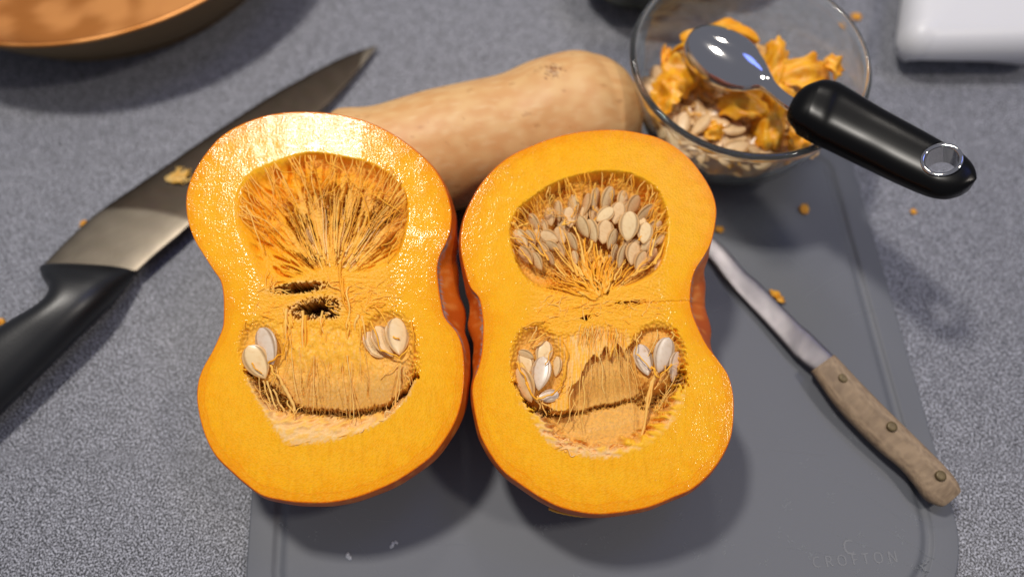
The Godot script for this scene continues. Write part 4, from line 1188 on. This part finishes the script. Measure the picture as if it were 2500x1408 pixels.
# ---------------------------------------------------------------- knives
func chef_knife() -> void:
	var t := thing("chef_knife", "large chef's knife with a broad steel blade and black handle, left of the squash", "knife", Vector3.ZERO)
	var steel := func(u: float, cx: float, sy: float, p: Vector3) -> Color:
		# dark room reflection painted into the colour over the middle of the blade
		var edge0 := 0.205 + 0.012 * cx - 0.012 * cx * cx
		var dark_reflection := smoothstep(edge0 - 0.006, edge0 + 0.006, u) * smoothstep(0.90, 0.88, u + 0.035 * cx)
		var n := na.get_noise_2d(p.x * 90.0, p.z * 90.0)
		var c := Color(0.165, 0.14, 0.108).lerp(Color(0.055, 0.042, 0.032), dark_reflection * 0.94)
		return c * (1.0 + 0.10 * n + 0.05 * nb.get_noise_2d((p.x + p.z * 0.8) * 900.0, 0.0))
	var sp := [Vector3(-0.24,0.0085,-0.1716),Vector3(-0.2337,0.0085,-0.1819),Vector3(-0.2199,0.0085,-0.201),Vector3(-0.2021,0.008,-0.2188),Vector3(-0.1854,0.0075,-0.2352),Vector3(-0.1682,0.007,-0.2522),Vector3(-0.1503,0.0065,-0.2689),Vector3(-0.1358,0.006,-0.2819),Vector3(-0.1208,0.0055,-0.2936),Vector3(-0.1077,0.005,-0.3036),Vector3(-0.0965,0.0045,-0.311),Vector3(-0.0873,0.004,-0.3157),Vector3(-0.0803,0.0035,-0.3189)]
	var ed := [Vector3(-0.1913,0.0085,-0.1679),Vector3(-0.1846,0.0085,-0.1764),Vector3(-0.1727,0.0085,-0.19),Vector3(-0.1613,0.008,-0.2045),Vector3(-0.1495,0.0075,-0.2184),Vector3(-0.1386,0.007,-0.2316),Vector3(-0.1268,0.0065,-0.2469),Vector3(-0.1166,0.006,-0.2601),Vector3(-0.1069,0.0055,-0.2719),Vector3(-0.0983,0.005,-0.2844),Vector3(-0.091,0.0045,-0.2971),Vector3(-0.0844,0.004,-0.3096),Vector3(-0.0798,0.0035,-0.3186)]
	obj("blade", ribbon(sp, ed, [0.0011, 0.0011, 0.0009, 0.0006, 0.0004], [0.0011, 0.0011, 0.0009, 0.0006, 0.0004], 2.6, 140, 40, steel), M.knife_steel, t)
	var hl := [Vector3(-0.236,0.015,-0.1675),Vector3(-0.2364,0.015,-0.1657),Vector3(-0.2325,0.0165,-0.16),Vector3(-0.2275,0.018,-0.1545),Vector3(-0.2268,0.019,-0.1488),Vector3(-0.2312,0.02,-0.1432),Vector3(-0.2394,0.02,-0.1369),Vector3(-0.2506,0.02,-0.1277),Vector3(-0.2649,0.019,-0.115)]
	var hr := [Vector3(-0.1923,0.0075,-0.1683),Vector3(-0.1934,0.0085,-0.1637),Vector3(-0.196,0.01,-0.1572),Vector3(-0.1992,0.011,-0.1496),Vector3(-0.2041,0.0115,-0.1415),Vector3(-0.2112,0.0115,-0.1317),Vector3(-0.2208,0.0115,-0.1187),Vector3(-0.2347,0.0115,-0.1001),Vector3(-0.2501,0.0115,-0.08)]
	obj("handle", ribbon(hl, hr, [0.006, 0.009, 0.0105, 0.011, 0.011, 0.0105], [0.005, 0.008, 0.0095, 0.010, 0.010, 0.0095], 2.5, 70, 32), M.black_grip, t)
	# wet scrap stuck to the blade
	tubes_begin()
	var at: Vector3 = Vector3(-0.1798,0.0095,-0.2228)
	for k in 46:
		var a := at + Vector3(rng.randf_range(-1, 1) * 0.005, 0.0004, rng.randf_range(-1, 1) * 0.0025)
		var b := a + Vector3(rng.randf_range(-0.2, 1.0) * 0.006, rng.randf_range(0, 0.0015), rng.randf_range(-1.0, 0.3) * 0.005)
		tube([a, a.lerp(b, 0.5) + Vector3(rng.randf_range(-1, 1) * 0.0012, rng.randf() * 0.0012, rng.randf_range(-1, 1) * 0.0012), b], rng.randf_range(0.0004, 0.0012), 0.0002, hx("f0cf86").lerp(hx("e6b04a"), rng.randf()), 5)
	var o := obj("pulp_scrap", commit(tv, tc, ti), M.fibre)
	tag(o, "stringy pale scrap of squash pulp stuck to the chef's knife blade", "pulp scrap")

func paring_knife() -> void:
	var t := thing("paring_knife", "small worn knife with a weathered wooden handle on the cutting board", "knife", Vector3.ZERO)
	var bl := [Vector3(0.154,0.015,-0.12),Vector3(0.1487,0.0142,-0.1273),Vector3(0.1434,0.0138,-0.1342),Vector3(0.141,0.0137,-0.1364),Vector3(0.1377,0.0136,-0.1407),Vector3(0.1328,0.013,-0.1474),Vector3(0.1282,0.0125,-0.154),Vector3(0.1232,0.012,-0.161),Vector3(0.1179,0.0115,-0.1669),Vector3(0.1119,0.011,-0.1764),Vector3(0.106,0.0105,-0.1846),Vector3(0.0961,0.01,-0.1952),Vector3(0.0845,0.009,-0.2069)]
	var br := [Vector3(0.1447,0.012,-0.1136),Vector3(0.1404,0.0115,-0.1175),Vector3(0.1379,0.0112,-0.1204),Vector3(0.1362,0.011,-0.1222),Vector3(0.1326,0.011,-0.1276),Vector3(0.1265,0.0105,-0.1367),Vector3(0.1215,0.01,-0.1439),Vector3(0.1167,0.0098,-0.1505),Vector3(0.1112,0.0095,-0.1583),Vector3(0.1064,0.009,-0.1662),Vector3(0.102,0.0085,-0.1743),Vector3(0.0917,0.008,-0.1891),Vector3(0.0844,0.009,-0.2064)]
	var c := func(u: float, cx: float, sy: float, p: Vector3) -> Color:
		return Color(0.20, 0.185, 0.19) * (0.97 + 0.10 * na.get_noise_2d(p.x * 160.0, p.z * 160.0))
	obj("blade", ribbon(bl, br, [0.0012, 0.001, 0.0008, 0.0005], [0.0012, 0.001, 0.0008, 0.0005], 3.0, 110, 20, c), M.knife_steel, t)
	var hl := [Vector3(0.1525,0.018,-0.1202),Vector3(0.1541,0.018,-0.1181),Vector3(0.1621,0.018,-0.1069),Vector3(0.1715,0.0175,-0.0951),Vector3(0.1807,0.017,-0.084),Vector3(0.1883,0.017,-0.0747),Vector3(0.194,0.017,-0.0673),Vector3(0.1971,0.0165,-0.062),Vector3(0.1986,0.015,-0.058)]
	var hr := [Vector3(0.1424,0.012,-0.1136),Vector3(0.144,0.012,-0.1112),Vector3(0.1509,0.0115,-0.0981),Vector3(0.1597,0.011,-0.0862),Vector3(0.1681,0.0108,-0.0764),Vector3(0.1767,0.0105,-0.0679),Vector3(0.1815,0.0103,-0.0606),Vector3(0.1852,0.0105,-0.0541),Vector3(0.1903,0.0115,-0.0514)]
	var wood := func(u: float, cx: float, sy: float, p: Vector3) -> Color:
		var along := u * 14.0
		var g := na.get_noise_2d(along * 0.5, cx * 7.0 + sy * 5.0) * 0.5 + nb.get_noise_2d(along * 1.6, cx * 19.0 + sy * 12.0) * 0.5 + nc.get_noise_2d(along * 4.0, cx * 40.0) * 0.25
		var col := hx("9c846a").lerp(hx("6c5846"), clampf(0.45 + g * 0.9, 0, 1))
		return col.lerp(hx("b49d7c"), clampf(sy - 0.3, 0, 1) * 0.35)
	obj("handle", ribbon(hl, hr, [0.0052, 0.0062, 0.0064, 0.0062, 0.0066, 0.0066, 0.0045], [0.0052, 0.0062, 0.0064, 0.0062, 0.0066, 0.0066, 0.0045], 3.6, 150, 48, wood), M.wood, t)
	for p: Vector3 in [Vector3(0.1534,0.0222,-0.1078),Vector3(0.1713,0.0222,-0.085),Vector3(0.1884,0.0222,-0.0631)]:
		var o := obj("rivet", lathe([Vector2(0.0, 0.0012), Vector2(0.0012, 0.00118), Vector2(0.0020, 0.0010), Vector2(0.0023, 0.0006), Vector2(0.0023, -0.002), Vector2(0.0, -0.002)], 28), M.rivet, t)
		o.position = p - Vector3(0, 0.0012, 0)

# ---------------------------------------------------------------- bowl of scraps and spoon
const BC := Vector3(0.116, 0.0, -0.256)

func bowl() -> void:
	var t := thing("glass_bowl", "small round clear glass bowl holding squash scraps, behind the right half", "bowl", BC)
	var outer := spline([Vector2(0.0, 0.0012), Vector2(0.022, 0.001), Vector2(0.028, 0.0), Vector2(0.035, 0.0045), Vector2(0.0425, 0.015), Vector2(0.049, 0.030), Vector2(0.0535, 0.047), Vector2(0.0565, 0.060), Vector2(0.0582, 0.0645)], 34)
	var rim := [Vector2(0.0586, 0.0660), Vector2(0.0580, 0.0672), Vector2(0.0568, 0.0675), Vector2(0.0556, 0.0668), Vector2(0.0551, 0.0652)]
	var inner := spline([Vector2(0.0545, 0.062), Vector2(0.0512, 0.047), Vector2(0.0467, 0.031), Vector2(0.040, 0.017), Vector2(0.032, 0.008), Vector2(0.020, 0.0048), Vector2(0.0, 0.0042)], 28)
	obj("glass", lathe(outer + rim + inner, 120), M.glass, t)
	# what is in it
	var v := PackedVector3Array()
	var c := PackedColorArray()
	var NU := 72
	var NV := 26
	for j in NV + 1:
		var s := float(j) / NV
		for i in NU:
			var a := TAU * i / NU
			var r: float
			var y: float
			if s < 0.45:
				var q := s / 0.45
				y = lerpf(0.0056, 0.030, q)
				r = 0.0448 * pow((y - 0.0046) / 0.0256, 0.42) * 0.985
				if j == 0: r = 0.0
			else:
				var q := (s - 0.45) / 0.55
				r = 0.0445 * (1.0 - q)
				y = 0.030 + 0.006 * sin(q * PI / 2) + 0.004 * na.get_noise_2d(cos(a) * r * 90.0, sin(a) * r * 90.0)
			r *= 1.0 + 0.02 * nb.get_noise_2d(a * 5.0, s * 12.0)
			v.append(Vector3(cos(a) * r, y, sin(a) * r))
			c.append(hx("e09a2a").lerp(hx("cfa878"), clampf(0.5 + na.get_noise_3d(cos(a) * r * 110.0, y * 110.0, sin(a) * r * 110.0) * 1.2, 0, 1)).lerp(hx("8a5a26"), clampf(nb.get_noise_3d(cos(a) * r * 170.0, y * 170.0, sin(a) * r * 170.0) * 1.1, 0, 1)))
	var heap := obj("pulp_heap", grid(NU, NV + 1, v, c, true, true), M.scrap)
	heap.position = BC
	tag(heap, "wet stringy mass of squash pulp filling the glass bowl", "pulp", "", "stuff")
	# scraps: centre, half sizes, turn, lean, label
	var sc := [
		[Vector3(0.1039,0.06,-0.2767), Vector3(0.0200, 0.0046, 0.0120), 0.0, -0.5, "orange squash scrap arching over the tip of the spoon"],
		[Vector3(0.0841,0.05,-0.257), Vector3(0.0100, 0.0036, 0.0105), 0.5, 0.5, "broad orange squash scrap at the left side of the bowl"],
		[Vector3(0.0774,0.048,-0.2471), Vector3(0.0085, 0.0034, 0.0080), 0.9, 0.7, "small orange squash scrap against the bowl's left wall"],
		[Vector3(0.1341,0.052,-0.2658), Vector3(0.0065, 0.0036, 0.0120), 0.2, 0.35, "pale orange upright scrap right of the spoon bowl"],
		[Vector3(0.149,0.05,-0.2609), Vector3(0.0150, 0.0036, 0.0090), -0.25, 0.3, "long orange scrap pointing to the right rim of the bowl"],
		[Vector3(0.162,0.054,-0.2602), Vector3(0.0050, 0.0026, 0.0062), -0.9, 0.5, "pointed orange scrap tip nearest the right rim of the bowl"],
		[Vector3(0.1154,0.05,-0.2413), Vector3(0.0130, 0.0038, 0.0080), 0.15, 0.25, "orange scrap just below the spoon bowl"],
		[Vector3(0.1293,0.046,-0.2294), Vector3(0.0078, 0.0052, 0.0115), 0.25, 0.5, "thick orange scrap at the front, below the spoon neck"],
		[Vector3(0.1416,0.044,-0.222), Vector3(0.0068, 0.0044, 0.0062), -0.4, 0.5, "dark orange scrap at the front right under the handle"],
		[Vector3(0.1006,0.044,-0.2293), Vector3(0.0046, 0.0030, 0.0050), 0.7, 0.4, "small orange scrap among the seeds at the front of the bowl"],
		[Vector3(0.0981,0.048,-0.2745), Vector3(0.0052, 0.0030, 0.0100), -0.5, 0.2, "narrow orange scrap left of the spoon tip"],
		[Vector3(0.0789,0.05,-0.2701), Vector3(0.0028, 0.0026, 0.0062), 0.1, 0.5, "thin pale scrap standing up at the back left of the bowl"],
		[Vector3(0.135,0.046,-0.2487), Vector3(0.0090, 0.0034, 0.0070), 0.4, 0.2, "orange scrap under the neck of the spoon"],
	]
	var k := 0
	for s in sc:
		k += 1
		var h: Vector3 = s[1]
		var nu := 44
		var nv := 26
		v = PackedVector3Array()
		c = PackedColorArray()
		for j in nv + 1:
			var b := PI * j / nv
			for i in nu:
				var a := TAU * i / nu
				var d := Vector3(sin(b) * cos(a), cos(b), sin(b) * sin(a))
				var rag := 1.0 + 0.26 * na.get_noise_2d(cos(a) * 1.5 + k * 9.0, sin(a) * 1.5) + 0.12 * nb.get_noise_2d(cos(a) * 4.0 + k * 5.0, sin(a) * 4.0)
				var p := Vector3(signf(d.x) * pow(absf(d.x), 0.85) * rag, signf(d.y) * pow(absf(d.y), 0.6) * 0.45, signf(d.z) * pow(absf(d.z), 0.85) * rag)
				p.y *= 1.0 + 0.15 * nb.get_noise_2d(p.x * 2.0 + k, p.z * 2.0)
				p.y += -1.3 * (p.x * p.x - 0.3) * (1.0 if k % 3 else -0.8) + 0.7 * na.get_noise_2d(p.x * 0.9 + k * 3.0, p.z * 0.9)
				v.append(p * h * 0.98)
				c.append(hx("fcb422").lerp(hx("f29c14"), clampf(0.5 + na.get_noise_3d(p.x * 1.5 + k, p.y, p.z * 1.5) * 1.2, 0, 1)).lerp(hx("fbc45c"), clampf(nb.get_noise_3d(p.x * 2.5 + k, p.y, p.z * 2.5) - 0.1, 0, 1)))
		var o := obj("squash_scrap", grid(nu, nv + 1, v, c, true, true), M.scrap)
		o.position = s[0]
		o.rotation = Vector3(s[3], -s[2], 0.15 * sin(k * 2.0))
		tag(o, s[4], "squash scrap", "squash scraps in the glass bowl")
	tubes_begin()
	for j in 340:
		var a := rng.randf() * TAU
		var rr := sqrt(rng.randf()) * 0.043
		var at := BC + Vector3(cos(a) * rr * 0.9, 0.036 + rng.randf_range(0.0, 0.004), sin(a) * rr * 0.9)
		var pts := [at]
		var dir := Vector3(rng.randf_range(-1, 1), rng.randf_range(-0.2, 0.25), rng.randf_range(-1, 1)) * 0.0030
		for i in 4:
			dir += Vector3(rng.randf_range(-1, 1), rng.randf_range(-0.6, 0.3), rng.randf_range(-1, 1)) * 0.0016
			var nx: Vector3 = pts[i] + dir
			var fl := Vector2(nx.x - BC.x, nx.z - BC.z).limit_length(0.044)
			pts.append(Vector3(BC.x + fl.x, clampf(nx.y, 0.034, 0.046), BC.z + fl.y))
		tube(pts, rng.randf_range(0.0004, 0.0012), 0.0003, hx("f2b040").lerp(hx("e6c690"), rng.randf()), 5)
	tag(obj("pulp_strings", commit(tv, tc, ti), M.fibre), "loose stringy squash fibres tangled over the heap in the glass bowl", "pulp", "", "stuff")
	# loose seeds in the heap
	var sm := seed_mesh(0.64, 0.12, 4, hx("f2cf9c"), hx("cf9c5c"))
	var first: MeshInstance3D = null
	var spots := [Vector3(0.0842,0.044,-0.2451),Vector3(0.0889,0.044,-0.24),Vector3(0.0934,0.044,-0.2433),Vector3(0.0859,0.044,-0.2338),Vector3(0.0902,0.044,-0.2313),Vector3(0.0949,0.044,-0.2338),Vector3(0.099,0.044,-0.2375),Vector3(0.0837,0.044,-0.2388),Vector3(0.0808,0.044,-0.2413),Vector3(0.0926,0.044,-0.2252),Vector3(0.0959,0.044,-0.2235),Vector3(0.1005,0.044,-0.2227),Vector3(0.0897,0.044,-0.2264),Vector3(0.0859,0.044,-0.2293),Vector3(0.1034,0.044,-0.221),Vector3(0.0974,0.044,-0.2418),Vector3(0.1026,0.044,-0.2418),Vector3(0.104,0.044,-0.2358),Vector3(0.1075,0.044,-0.2489),Vector3(0.0939,0.044,-0.2489),Vector3(0.0982,0.044,-0.2502),Vector3(0.102,0.044,-0.2464),Vector3(0.0895,0.044,-0.2464),Vector3(0.0993,0.044,-0.2308),Vector3(0.107,0.044,-0.2264),Vector3(0.1121,0.044,-0.2264),Vector3(0.1147,0.044,-0.2227),Vector3(0.1181,0.044,-0.2252),Vector3(0.1207,0.044,-0.2215),Vector3(0.1125,0.044,-0.221),Vector3(0.1162,0.044,-0.2179),Vector3(0.1212,0.044,-0.2177),Vector3(0.124,0.044,-0.2239),Vector3(0.0801,0.044,-0.2338),Vector3(0.0828,0.044,-0.2293),Vector3(0.1107,0.044,-0.2313),Vector3(0.1155,0.044,-0.2293),Vector3(0.0737,0.044,-0.258),Vector3(0.0732,0.044,-0.2646),Vector3(0.0777,0.044,-0.2686),Vector3(0.0842,0.044,-0.2699),Vector3(0.1071,0.044,-0.2179),Vector3(0.1382,0.044,-0.2593),Vector3(0.1341,0.044,-0.2606),Vector3(0.1422,0.044,-0.258),Vector3(0.0894,0.044,-0.2227),Vector3(0.125,0.044,-0.2162),Vector3(0.1503,0.044,-0.2227),Vector3(0.1467,0.044,-0.2191)]
	for p: Vector3 in spots:
		var o: MeshInstance3D
		if first == null:
			o = obj("loose_seed", sm, M.seed_wet)
			first = o
		else:
			o = first.duplicate()
			o.name = numbered("loose_seed")
			add_child(o, true)
		var r2 := Vector2(p.x - BC.x, p.z - BC.z)
		var lim := 0.0465
		if r2.length() > lim: r2 = r2.normalized() * lim
		o.transform = Transform3D(Basis.from_euler(Vector3(-PI / 2 + rng.randf_range(-0.7, 0.7), rng.randf() * TAU, rng.randf_range(-0.6, 0.6))).scaled(Vector3.ONE * 0.0135), Vector3(BC.x + r2.x, 0.0385 + rng.randf_range(-0.003, 0.004), BC.z + r2.y))
		tag(o, "pale wet squash seed loose in the heap inside the glass bowl", "seed", "loose seeds in the glass bowl")

func spoon() -> void:
	var t := thing("spoon", "steel spoon with a thick black handle resting on the rim of the glass bowl", "spoon", Vector3.ZERO)
	# bowl of the spoon, back upwards
	var l := [Vector3(0.09,0.06,-0.2741),Vector3(0.0929,0.061,-0.2769),Vector3(0.1004,0.063,-0.2777),Vector3(0.1097,0.066,-0.2723),Vector3(0.1174,0.068,-0.2638),Vector3(0.1217,0.069,-0.2528),Vector3(0.1236,0.07,-0.2431),Vector3(0.1254,0.071,-0.2358),Vector3(0.1302,0.073,-0.2274),Vector3(0.1351,0.075,-0.223)]
	var r := [Vector3(0.0886,0.06,-0.2725),Vector3(0.086,0.058,-0.2669),Vector3(0.0875,0.058,-0.2586),Vector3(0.0941,0.058,-0.249),Vector3(0.1025,0.06,-0.2419),Vector3(0.1108,0.062,-0.2389),Vector3(0.1173,0.065,-0.2375),Vector3(0.1206,0.068,-0.2325),Vector3(0.1258,0.071,-0.2229),Vector3(0.1303,0.073,-0.2163)]
	obj("spoon_bowl", ribbon(l, r, [0.0015, 0.0065, 0.0095, 0.0100, 0.0085, 0.006, 0.0035, 0.0026, 0.0028, 0.003], [0.001, 0.001, 0.001, 0.001, 0.001, 0.001, 0.002, 0.0025, 0.0028, 0.003], 2.0, 90, 40), M.chrome, t)
	var hl := [Vector3(0.1335,0.0745,-0.2234),Vector3(0.1376,0.078,-0.2286),Vector3(0.1423,0.079,-0.2301),Vector3(0.1473,0.08,-0.2284),Vector3(0.1517,0.081,-0.2248),Vector3(0.1616,0.084,-0.2128),Vector3(0.1705,0.088,-0.2013),Vector3(0.179,0.092,-0.1902),Vector3(0.1849,0.095,-0.1817),Vector3(0.1875,0.096,-0.1764),Vector3(0.1886,0.096,-0.1713),Vector3(0.1881,0.0955,-0.1673)]
	var hr := [Vector3(0.1281,0.072,-0.2125),Vector3(0.1284,0.073,-0.2091),Vector3(0.1313,0.074,-0.2057),Vector3(0.1358,0.075,-0.2012),Vector3(0.1401,0.076,-0.1975),Vector3(0.1502,0.079,-0.1878),Vector3(0.1595,0.083,-0.1777),Vector3(0.1683,0.087,-0.1686),Vector3(0.1726,0.09,-0.1641),Vector3(0.1772,0.092,-0.1621),Vector3(0.1822,0.0935,-0.1627),Vector3(0.1861,0.0948,-0.165)]
	var h := ribbon(hl, hr, [0.0050, 0.0085, 0.0092, 0.0088, 0.0082, 0.0072, 0.0062, 0.0056, 0.0046], [0.0050, 0.0085, 0.0090, 0.0084, 0.0076, 0.0066, 0.0058, 0.0054, 0.0044], 2.7, 90, 36)
	var hole: Vector3 = Vector3(0.1761,0.0965,-0.1763)
	var along: Vector3 = (Vector3(0.1715,0.0925,-0.1769) - Vector3(0.1589,0.086,-0.1936)).normalized()
	var side: Vector3 = (Vector3(0.1684,0.087,-0.169) - Vector3(0.171,0.087,-0.2016)).normalized()
	side = (side - along * side.dot(along)).normalized()
	var up := side.cross(along)
	if up.y < 0: up = -up
	var bas := Basis(along, up, along.cross(up))
	var cut := CSGCombiner3D.new()
	cut.name = "handle"
	t.add_child(cut)
	var body := CSGMesh3D.new()
	body.name = "grip"
	body.mesh = h
	body.material = M.gloss_black
	cut.add_child(body)
	var drill := CSGCylinder3D.new()
	drill.name = "drill"
	drill.radius = 0.0066
	drill.height = 0.04
	drill.sides = 48
	drill.operation = CSGShape3D.OPERATION_SUBTRACTION
	drill.material = M.gloss_black
	cut.add_child(drill)
	drill.transform = Transform3D(bas, hole)
	var ring := obj("hole_ring", lathe([Vector2(0.0062, -0.010), Vector2(0.0066, -0.010), Vector2(0.0067, 0.001), Vector2(0.0078, 0.0014), Vector2(0.0078, 0.0019), Vector2(0.0072, 0.0022), Vector2(0.0064, 0.0021), Vector2(0.0060, 0.0015), Vector2(0.0059, -0.010), Vector2(0.0062, -0.010)], 64), M.chrome, t)
	ring.transform = Transform3D(bas, hole)

func copper_pan() -> void:
	var t := thing("copper_pan", "wide copper pan with a warm orange inside, at the far left corner", "pan", Vector3(-0.2547, 0, -0.4194))
	var outp := [Vector2(0.0, 0.001), Vector2(0.100, 0.0), Vector2(0.107, 0.0015), Vector2(0.112, 0.005), Vector2(0.119, 0.014), Vector2(0.127, 0.027), Vector2(0.1335, 0.039), Vector2(0.1372, 0.0438)]
	obj("pan_wall", lathe(spline(outp, 40), 120), M.copper_outside, t)
	var inp := spline([Vector2(0.1372, 0.0438), Vector2(0.1388, 0.0452), Vector2(0.1382, 0.0464), Vector2(0.1362, 0.0462), Vector2(0.1325, 0.042), Vector2(0.125, 0.028), Vector2(0.117, 0.014), Vector2(0.106, 0.006), Vector2(0.08, 0.0045), Vector2(0.04, 0.004), Vector2(0.0, 0.004)], 60)
	var v := PackedVector3Array()
	var c := PackedColorArray()
	for p: Vector2 in inp:
		for i in 120:
			var a := TAU * i / 120
			v.append(Vector3(cos(a) * p.x, p.y, sin(a) * p.x))
			var n := na.get_noise_2d(cos(a) * p.x * 22.0, sin(a) * p.x * 22.0 + p.y * 20.0)
			c.append(Color(0.66, 0.31, 0.105).lerp(Color(0.44, 0.18, 0.05), clampf(0.5 + n * 1.6 + nb.get_noise_2d(cos(a) * p.x * 45.0, sin(a) * p.x * 45.0), 0, 1)))
	obj("pan_lining", grid(120, inp.size(), v, c, true, true), M.copper_inside, t)

func background() -> void:
	# white plastic tub, only its near corner in view
	var t := thing("plastic_tub", "white plastic tub with rounded corners at the far right corner", "tub", Vector3(0.2966,0,-0.3382))
	var base := t.position
	var w := 0.095
	var near: float = -0.2965 - base.z
	var left: float = 0.216 - base.x
	var steps := [[0.0125, 0.0], [0.009, 0.003], [0.004, 0.008], [0.001, 0.014], [0.0, 0.018], [0.0010, 0.0235], [0.0035, 0.028], [0.0075, 0.0312], [0.0128, 0.0328], [0.03, 0.0335]]
	var v := PackedVector3Array()
	var nu := 0
	for s in steps:
		var ring := round_rect(left, left + w, near - 0.10, near, 0.03, 0.018, minf(s[0], 0.0135))
		nu = ring.size()
		var mid := Vector2(left + w / 2, near - 0.05)
		for p in ring:
			var q := p if s[0] < 0.0135 else p.lerp(mid, (s[0] - 0.0135) / 0.05)
			q.x += 0.31 * (near - q.y)
			var front := smoothstep(0.03, 0.018, absf(q.y - near)) * smoothstep(left + 0.012, left + 0.017, q.x) * smoothstep(left + 0.050, left + 0.040, q.x)
			v.append(Vector3(q.x, s[1], q.y - 0.009 * front * smoothstep(0.016, 0.008, s[1])))
	var mid := Vector2(left + w / 2, near - 0.05)
	for i in nu: v.append(Vector3(mid.x, 0.0337, mid.y))
	obj("tub_body", grid(nu, steps.size() + 1, v, PackedColorArray(), true), M.white_plastic, t)
	# squash beyond the bowl, cut off by the frame
	for k in 2:
		var at: Vector3 = (Vector3(0.0794,0,-0.3706)) if k == 0 else (Vector3(0.1259,0,-0.3864))
		var s := thing("green_squash", ["dark green squash with a pale yellow patch, at the top edge behind the butternut", "pale yellow green squash seen through the back of the glass bowl"][k], "squash", at, "squash at the far edge")
		v = PackedVector3Array()
		var c := PackedColorArray()
		var r := 0.041 if k == 0 else 0.034
		for j in 41:
			var b := PI * j / 40
			for i in 80:
				var a := TAU * i / 80
				var rr := r * (1.0 + 0.05 * absf(cos(a * 4.5)))
				var p := Vector3(sin(b) * cos(a) * rr, r * 0.8 * (1.0 - cos(b)) * 0.98, sin(b) * sin(a) * rr)
				v.append(p)
				var col := hx("23281c").lerp(hx("34382a"), clampf(0.5 + na.get_noise_3dv(p * 90.0), 0, 1))
				if k == 0:
					col = col.lerp(hx("b9b24a"), smoothstep(0.013, 0.009, (p - Vector3(-0.026, 0.028, 0.024)).length()))
				else:
					col = hx("8f9268").lerp(hx("a3a27c"), clampf(0.5 + na.get_noise_3dv(p * 70.0), 0, 1))
				c.append(col)
		obj("squash_body", grid(80, 41, v, c, true, false), M.squash_skin, s)

func crumbs() -> void:
	var list := [
		[Vector3(0.1337,0.0075,-0.1547), Vector3(0.0046, 0.0016, 0.0026), 0.8, "orange squash crumb on the board beside the narrow knife blade"],
		[Vector3(0.155,0.0072,-0.2054), Vector3(0.0026, 0.0012, 0.0034), 0.3, "yellow squash crumb near the far edge of the board"],
		[Vector3(0.1088,0.0072,-0.1931), Vector3(0.0024, 0.0010, 0.0022), 0.2, "tiny yellow crumb against the right half's rind"],
		[Vector3(0.2103,0.0008,-0.3439), Vector3(0.0030, 0.0008, 0.0030), 0.2, "pale crumb on the counter between bowl and white tub"],
		[Vector3(0.2167,0.0008,-0.2076), Vector3(0.0018, 0.0008, 0.0018), 0.6, "tiny orange crumb on the counter below the spoon handle"],
		[Vector3(-0.2291,0.001,-0.2002), Vector3(0.0020, 0.0012, 0.0022), 0.6, "yellow crumb on the counter beside the chef's knife spine"],
		[Vector3(-0.2581,0.001,-0.1435), Vector3(0.0022, 0.0012, 0.0020), 0.6, "yellow crumb at the left edge above the black handle"],
		[Vector3(0.2856,0.0008,-0.2972), Vector3(0.0016, 0.0007, 0.0016), 0.1, "faint crumb on the counter under the white tub's edge"],
	]
	var k := 0
	for s in list.slice(0, 7):
		k += 1
		var o := obj("squash_crumb", lump(s[1] * 0.75, 0.9, k * 4.0, 1.6, 26, 16, hx("efb030"), hx("e08e18")), M.scrap)
		o.position = s[0]
		o.rotation.y = -s[2]
		tag(o, s[3], "crumb", "squash crumbs scattered about")
	# long paring under the right half
	tubes_begin()
	var a := []
	for p: Vector3 in [Vector3(0.0155,0.03,-0.0479),Vector3(0.019,0.029,-0.0467),Vector3(0.0242,0.028,-0.0457),Vector3(0.0294,0.027,-0.0451),Vector3(0.0355,0.027,-0.045)]: a.append(p)
	tube(spline(a, 24), 0.0006, 0.0004, hx("f0b04a"), 6)
	tag(obj("squash_paring", commit(tv, tc, ti), M.fibre), "thin curved paring hanging under the lower edge of the right half", "paring")

func drops() -> void:
	var dome := func(r: float, h: float, k: float) -> ArrayMesh:
		var v := PackedVector3Array()
		for j in 11:
			var b := PI / 2 * j / 10.0
			for i in 32:
				var q := TAU * i / 32
				var rr := r * cos(b) * (1.0 + 0.25 * sin(q * 2.0 + k) + 0.12 * sin(q * 3.0))
				v.append(Vector3(cos(q) * rr, h * sin(b), sin(q) * rr * 1.2))
		for i in 32: v.append(Vector3(0, 0, 0))
		return grid(32, 11, v.slice(0, 352), PackedColorArray(), true, true)
	var list := [[Vector3(-0.072,0.0061,-0.0308), 0.0014, 0.0009, "bright water drop on the board below the left half"], [Vector3(-0.0531,0.0061,-0.0355), 0.0011, 0.0005, "small smeared water drop at the edge of the left half's shadow"], [Vector3(-0.0515,0.0061,-0.0367), 0.0008, 0.0004, "tiny water drop uppermost of the smear below the left half"]]
	for s in list:
		var o := obj("water_drop", dome.call(s[1], s[2], s[1] * 9000.0), M.drop)
		o.position = s[0]
		tag(o, s[3], "water drop", "water drops on the board")
